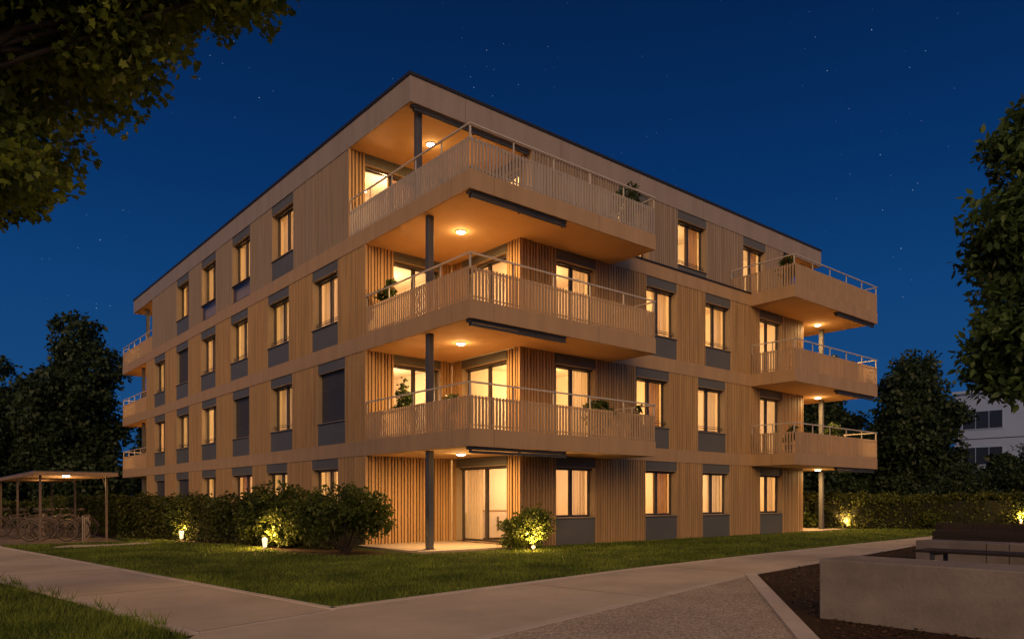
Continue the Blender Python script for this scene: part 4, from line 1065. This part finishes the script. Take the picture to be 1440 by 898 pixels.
# ------------------------------------------------------------------ plants on the balconies
def potted(x, y, z, hgt, wid, label, kind='bush', pr=0.16, ph=0.28, seed=1, n=40):
    root = empty('potted_plant', (x, y, z), 0, label, 'potted plant', 'potted plants on the balconies')
    b = MB(); b.lathe((0, 0, 0), [(pr * 0.75, 0), (pr, ph), (pr * 1.06, ph), (pr * 1.06, ph + 0.03), (pr * 0.9, ph + 0.03)], 16); b.build('pot', M['pot'], root, smooth=False)
    if kind == 'bush': ells = [((0, 0, ph + hgt * 0.5), (wid, wid, hgt * 0.5))]
    elif kind == 'cone': ells = [((0, 0, ph + hgt * 0.3), (wid, wid, hgt * 0.3)), ((0, 0, ph + hgt * 0.6), (wid * 0.6, wid * 0.6, hgt * 0.3)), ((0, 0, ph + hgt * 0.85), (wid * 0.25, wid * 0.25, hgt * 0.2))]
    else: ells = [((0, 0, ph + hgt * 0.5), (wid, wid, hgt * 0.45)), ((0.1, -0.1, ph + hgt * 0.8), (wid * 0.5, wid * 0.5, hgt * 0.3))]
    P, t, cl = crown_points(ells, n, 16, 0.05, 0.3)
    V = leaf_quads(P, 0.085 if kind != 'sparse' else 0.1, 0.3)
    np_mesh('foliage', V, 4, M['leaf_pot'], root, t)
    b = MB(); r2 = random.Random(seed)
    for k in range(8):
        q = Vector(cl[k]); b.tube([(0, 0, ph), Vector((q.x * 0.3, q.y * 0.3, ph + (q.z - ph) * 0.6)), q], [0.012, 0.008, 0.003], 5)
    b.build('stems', M['bark'], root)
potted(6.05, 14.3, B3T, 1.2, 0.42, 'dark bushy plant on the top floor corner balcony', n=70)
potted(14.85, 14.3, B3T, 0.95, 0.3, 'bushy plant at the corner of the top right-hand balcony', n=60)
potted(0.35, 18.2, B2T, 1.15, 0.22, 'tall thin-leaved plant at the left end of the second floor corner balcony', 'sparse', n=60)
potted(0.55, 17.6, B1T, 1.35, 0.34, 'conical plant at the left end of the lowest corner balcony', 'cone', n=90)
potted(4.85, 14.3, B1T, 0.85, 0.42, 'round bushy plant in front of the window on the lowest corner balcony', n=90)
potted(6.35, 14.25, B1T, 0.75, 0.16, 'small thin plant at the right end of the lowest corner balcony', 'sparse', n=22)
potted(0.4, 15.2, B1T, 0.72, 0.22, 'sparse plant near the corner of the lowest corner balcony', 'sparse', n=20)
potted(14.85, 14.2, B1T, 0.72, 0.2, 'small plant at the corner of the lowest right-hand balcony', 'sparse', n=24)
potted(19.2, 14.7, B1T, 1.15, 0.4, 'large leafy plant at the right end of the lowest right-hand balcony', n=90)
potted(18.6, 14.4, B2T, 0.75, 0.36, 'dark low plant on the middle right-hand balcony', n=60)
potted(19.9, 14.4, B2T, 0.72, 0.3, 'second dark low plant farther right on the middle right-hand balcony', n=50)
potted(0.5, 46.6, B3T, 0.85, 0.3, 'small plant on the far left top floor balcony', n=40)
potted(4.75, 16.5, 0.032, 1.0, 0.28, 'house plant inside behind the ground floor window right of the terrace door', n=60, pr=0.2, ph=0.5)

sb = empty('sideboard', (4.6, 18.62, 0.033), 0, 'pale sideboard with a dark handle inside the ground floor terrace door', 'sideboard')
b = MB(); b.box(-0.7, 0.7, -0.22, 0.28, 0.08, 0.92); b.build('body', M['white_plastic'], sb, bevel=0.008)
b = MB(); b.box(-0.72, 0.72, -0.24, 0.29, 0.921, 0.95); b.build('top', M['floorwood'], sb, bevel=0.004)
for x in (-0.06, 0.64):
    b = MB(); b.box(x - 0.012, x + 0.012, -0.255, -0.222, 0.3, 0.75); b.build('handle', M['dark_metal'], sb)
b = MB(); b.box(-0.66, 0.66, -0.18, 0.24, 0.0, 0.079); b.build('plinth', M['dark_metal'], sb)
# ------------------------------------------------------------------ neighbouring buildings
nb = empty('apartment_building', (78, 27, 0), 0, 'pale apartment block with dark window strips far behind the trees at the right edge', 'building', 'neighbouring buildings')
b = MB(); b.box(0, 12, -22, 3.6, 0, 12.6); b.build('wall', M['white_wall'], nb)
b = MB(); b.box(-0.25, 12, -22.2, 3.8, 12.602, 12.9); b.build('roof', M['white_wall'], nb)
for z in (1.2, 5.0, 8.8):
    for y in (-0.4, -6.6, -12.8, -19.0):
        b = MB(); b.box(-0.06, -0.002, y - 0.6, y + 3.3, z - 0.1, z + 1.9); f = b.build('window', M['white_wall'], nb)
        b = MB()
        for q in range(3): b.box(-0.075, -0.062, y - 0.5 + q * 1.25, y - 0.5 + q * 1.25 + 1.18, z, z + 1.8)
        b.build('pane', M['far_glass'], f)
b = MB()
for z in (3.9, 7.7): b.box(-0.05, -0.002, -22, 3.6, z, z + 0.06)
b.build('string_course', M['far_glass'], nb)
p = at(31.5, 70)
nb2 = empty('small_house', p, R(20), 'small pale house glimpsed behind the hedge under the right-hand balcony', 'house', 'neighbouring buildings')
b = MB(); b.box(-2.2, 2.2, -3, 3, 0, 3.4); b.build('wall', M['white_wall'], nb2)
b = MB(); b.v += [(-2.5, -3.3, 3.402), (2.5, -3.3, 3.402), (2.5, 3.3, 3.402), (-2.5, 3.3, 3.402), (0, -3.3, 4.7), (0, 3.3, 4.7)]
b.f += [(0, 1, 2, 3), (0, 4, 1), (3, 2, 5), (0, 3, 5, 4), (1, 4, 5, 2)]; b.build('roof', M['roofcap'], nb2)
for y in (-1.5, 0.8):
    b = MB(); b.box(-2.25, -2.202, y, y + 1.0, 1.2, 2.5); b.build('window', M['far_glass'], nb2)

# ------------------------------------------------------------------ render settings
scene.view_settings.view_transform = 'Standard'
scene.view_settings.look = 'None'
scene.view_settings.exposure = 0
scene.view_settings.gamma = 1
cy = scene.cycles
cy.use_denoising = True
cy.max_bounces = 6; cy.diffuse_bounces = 3; cy.glossy_bounces = 2; cy.transmission_bounces = 4; cy.transparent_max_bounces = 12
cy.sample_clamp_indirect = 2.5; cy.sample_clamp_direct = 0
cy.caustics_reflective = False; cy.caustics_refractive = False
cy.use_light_tree = True
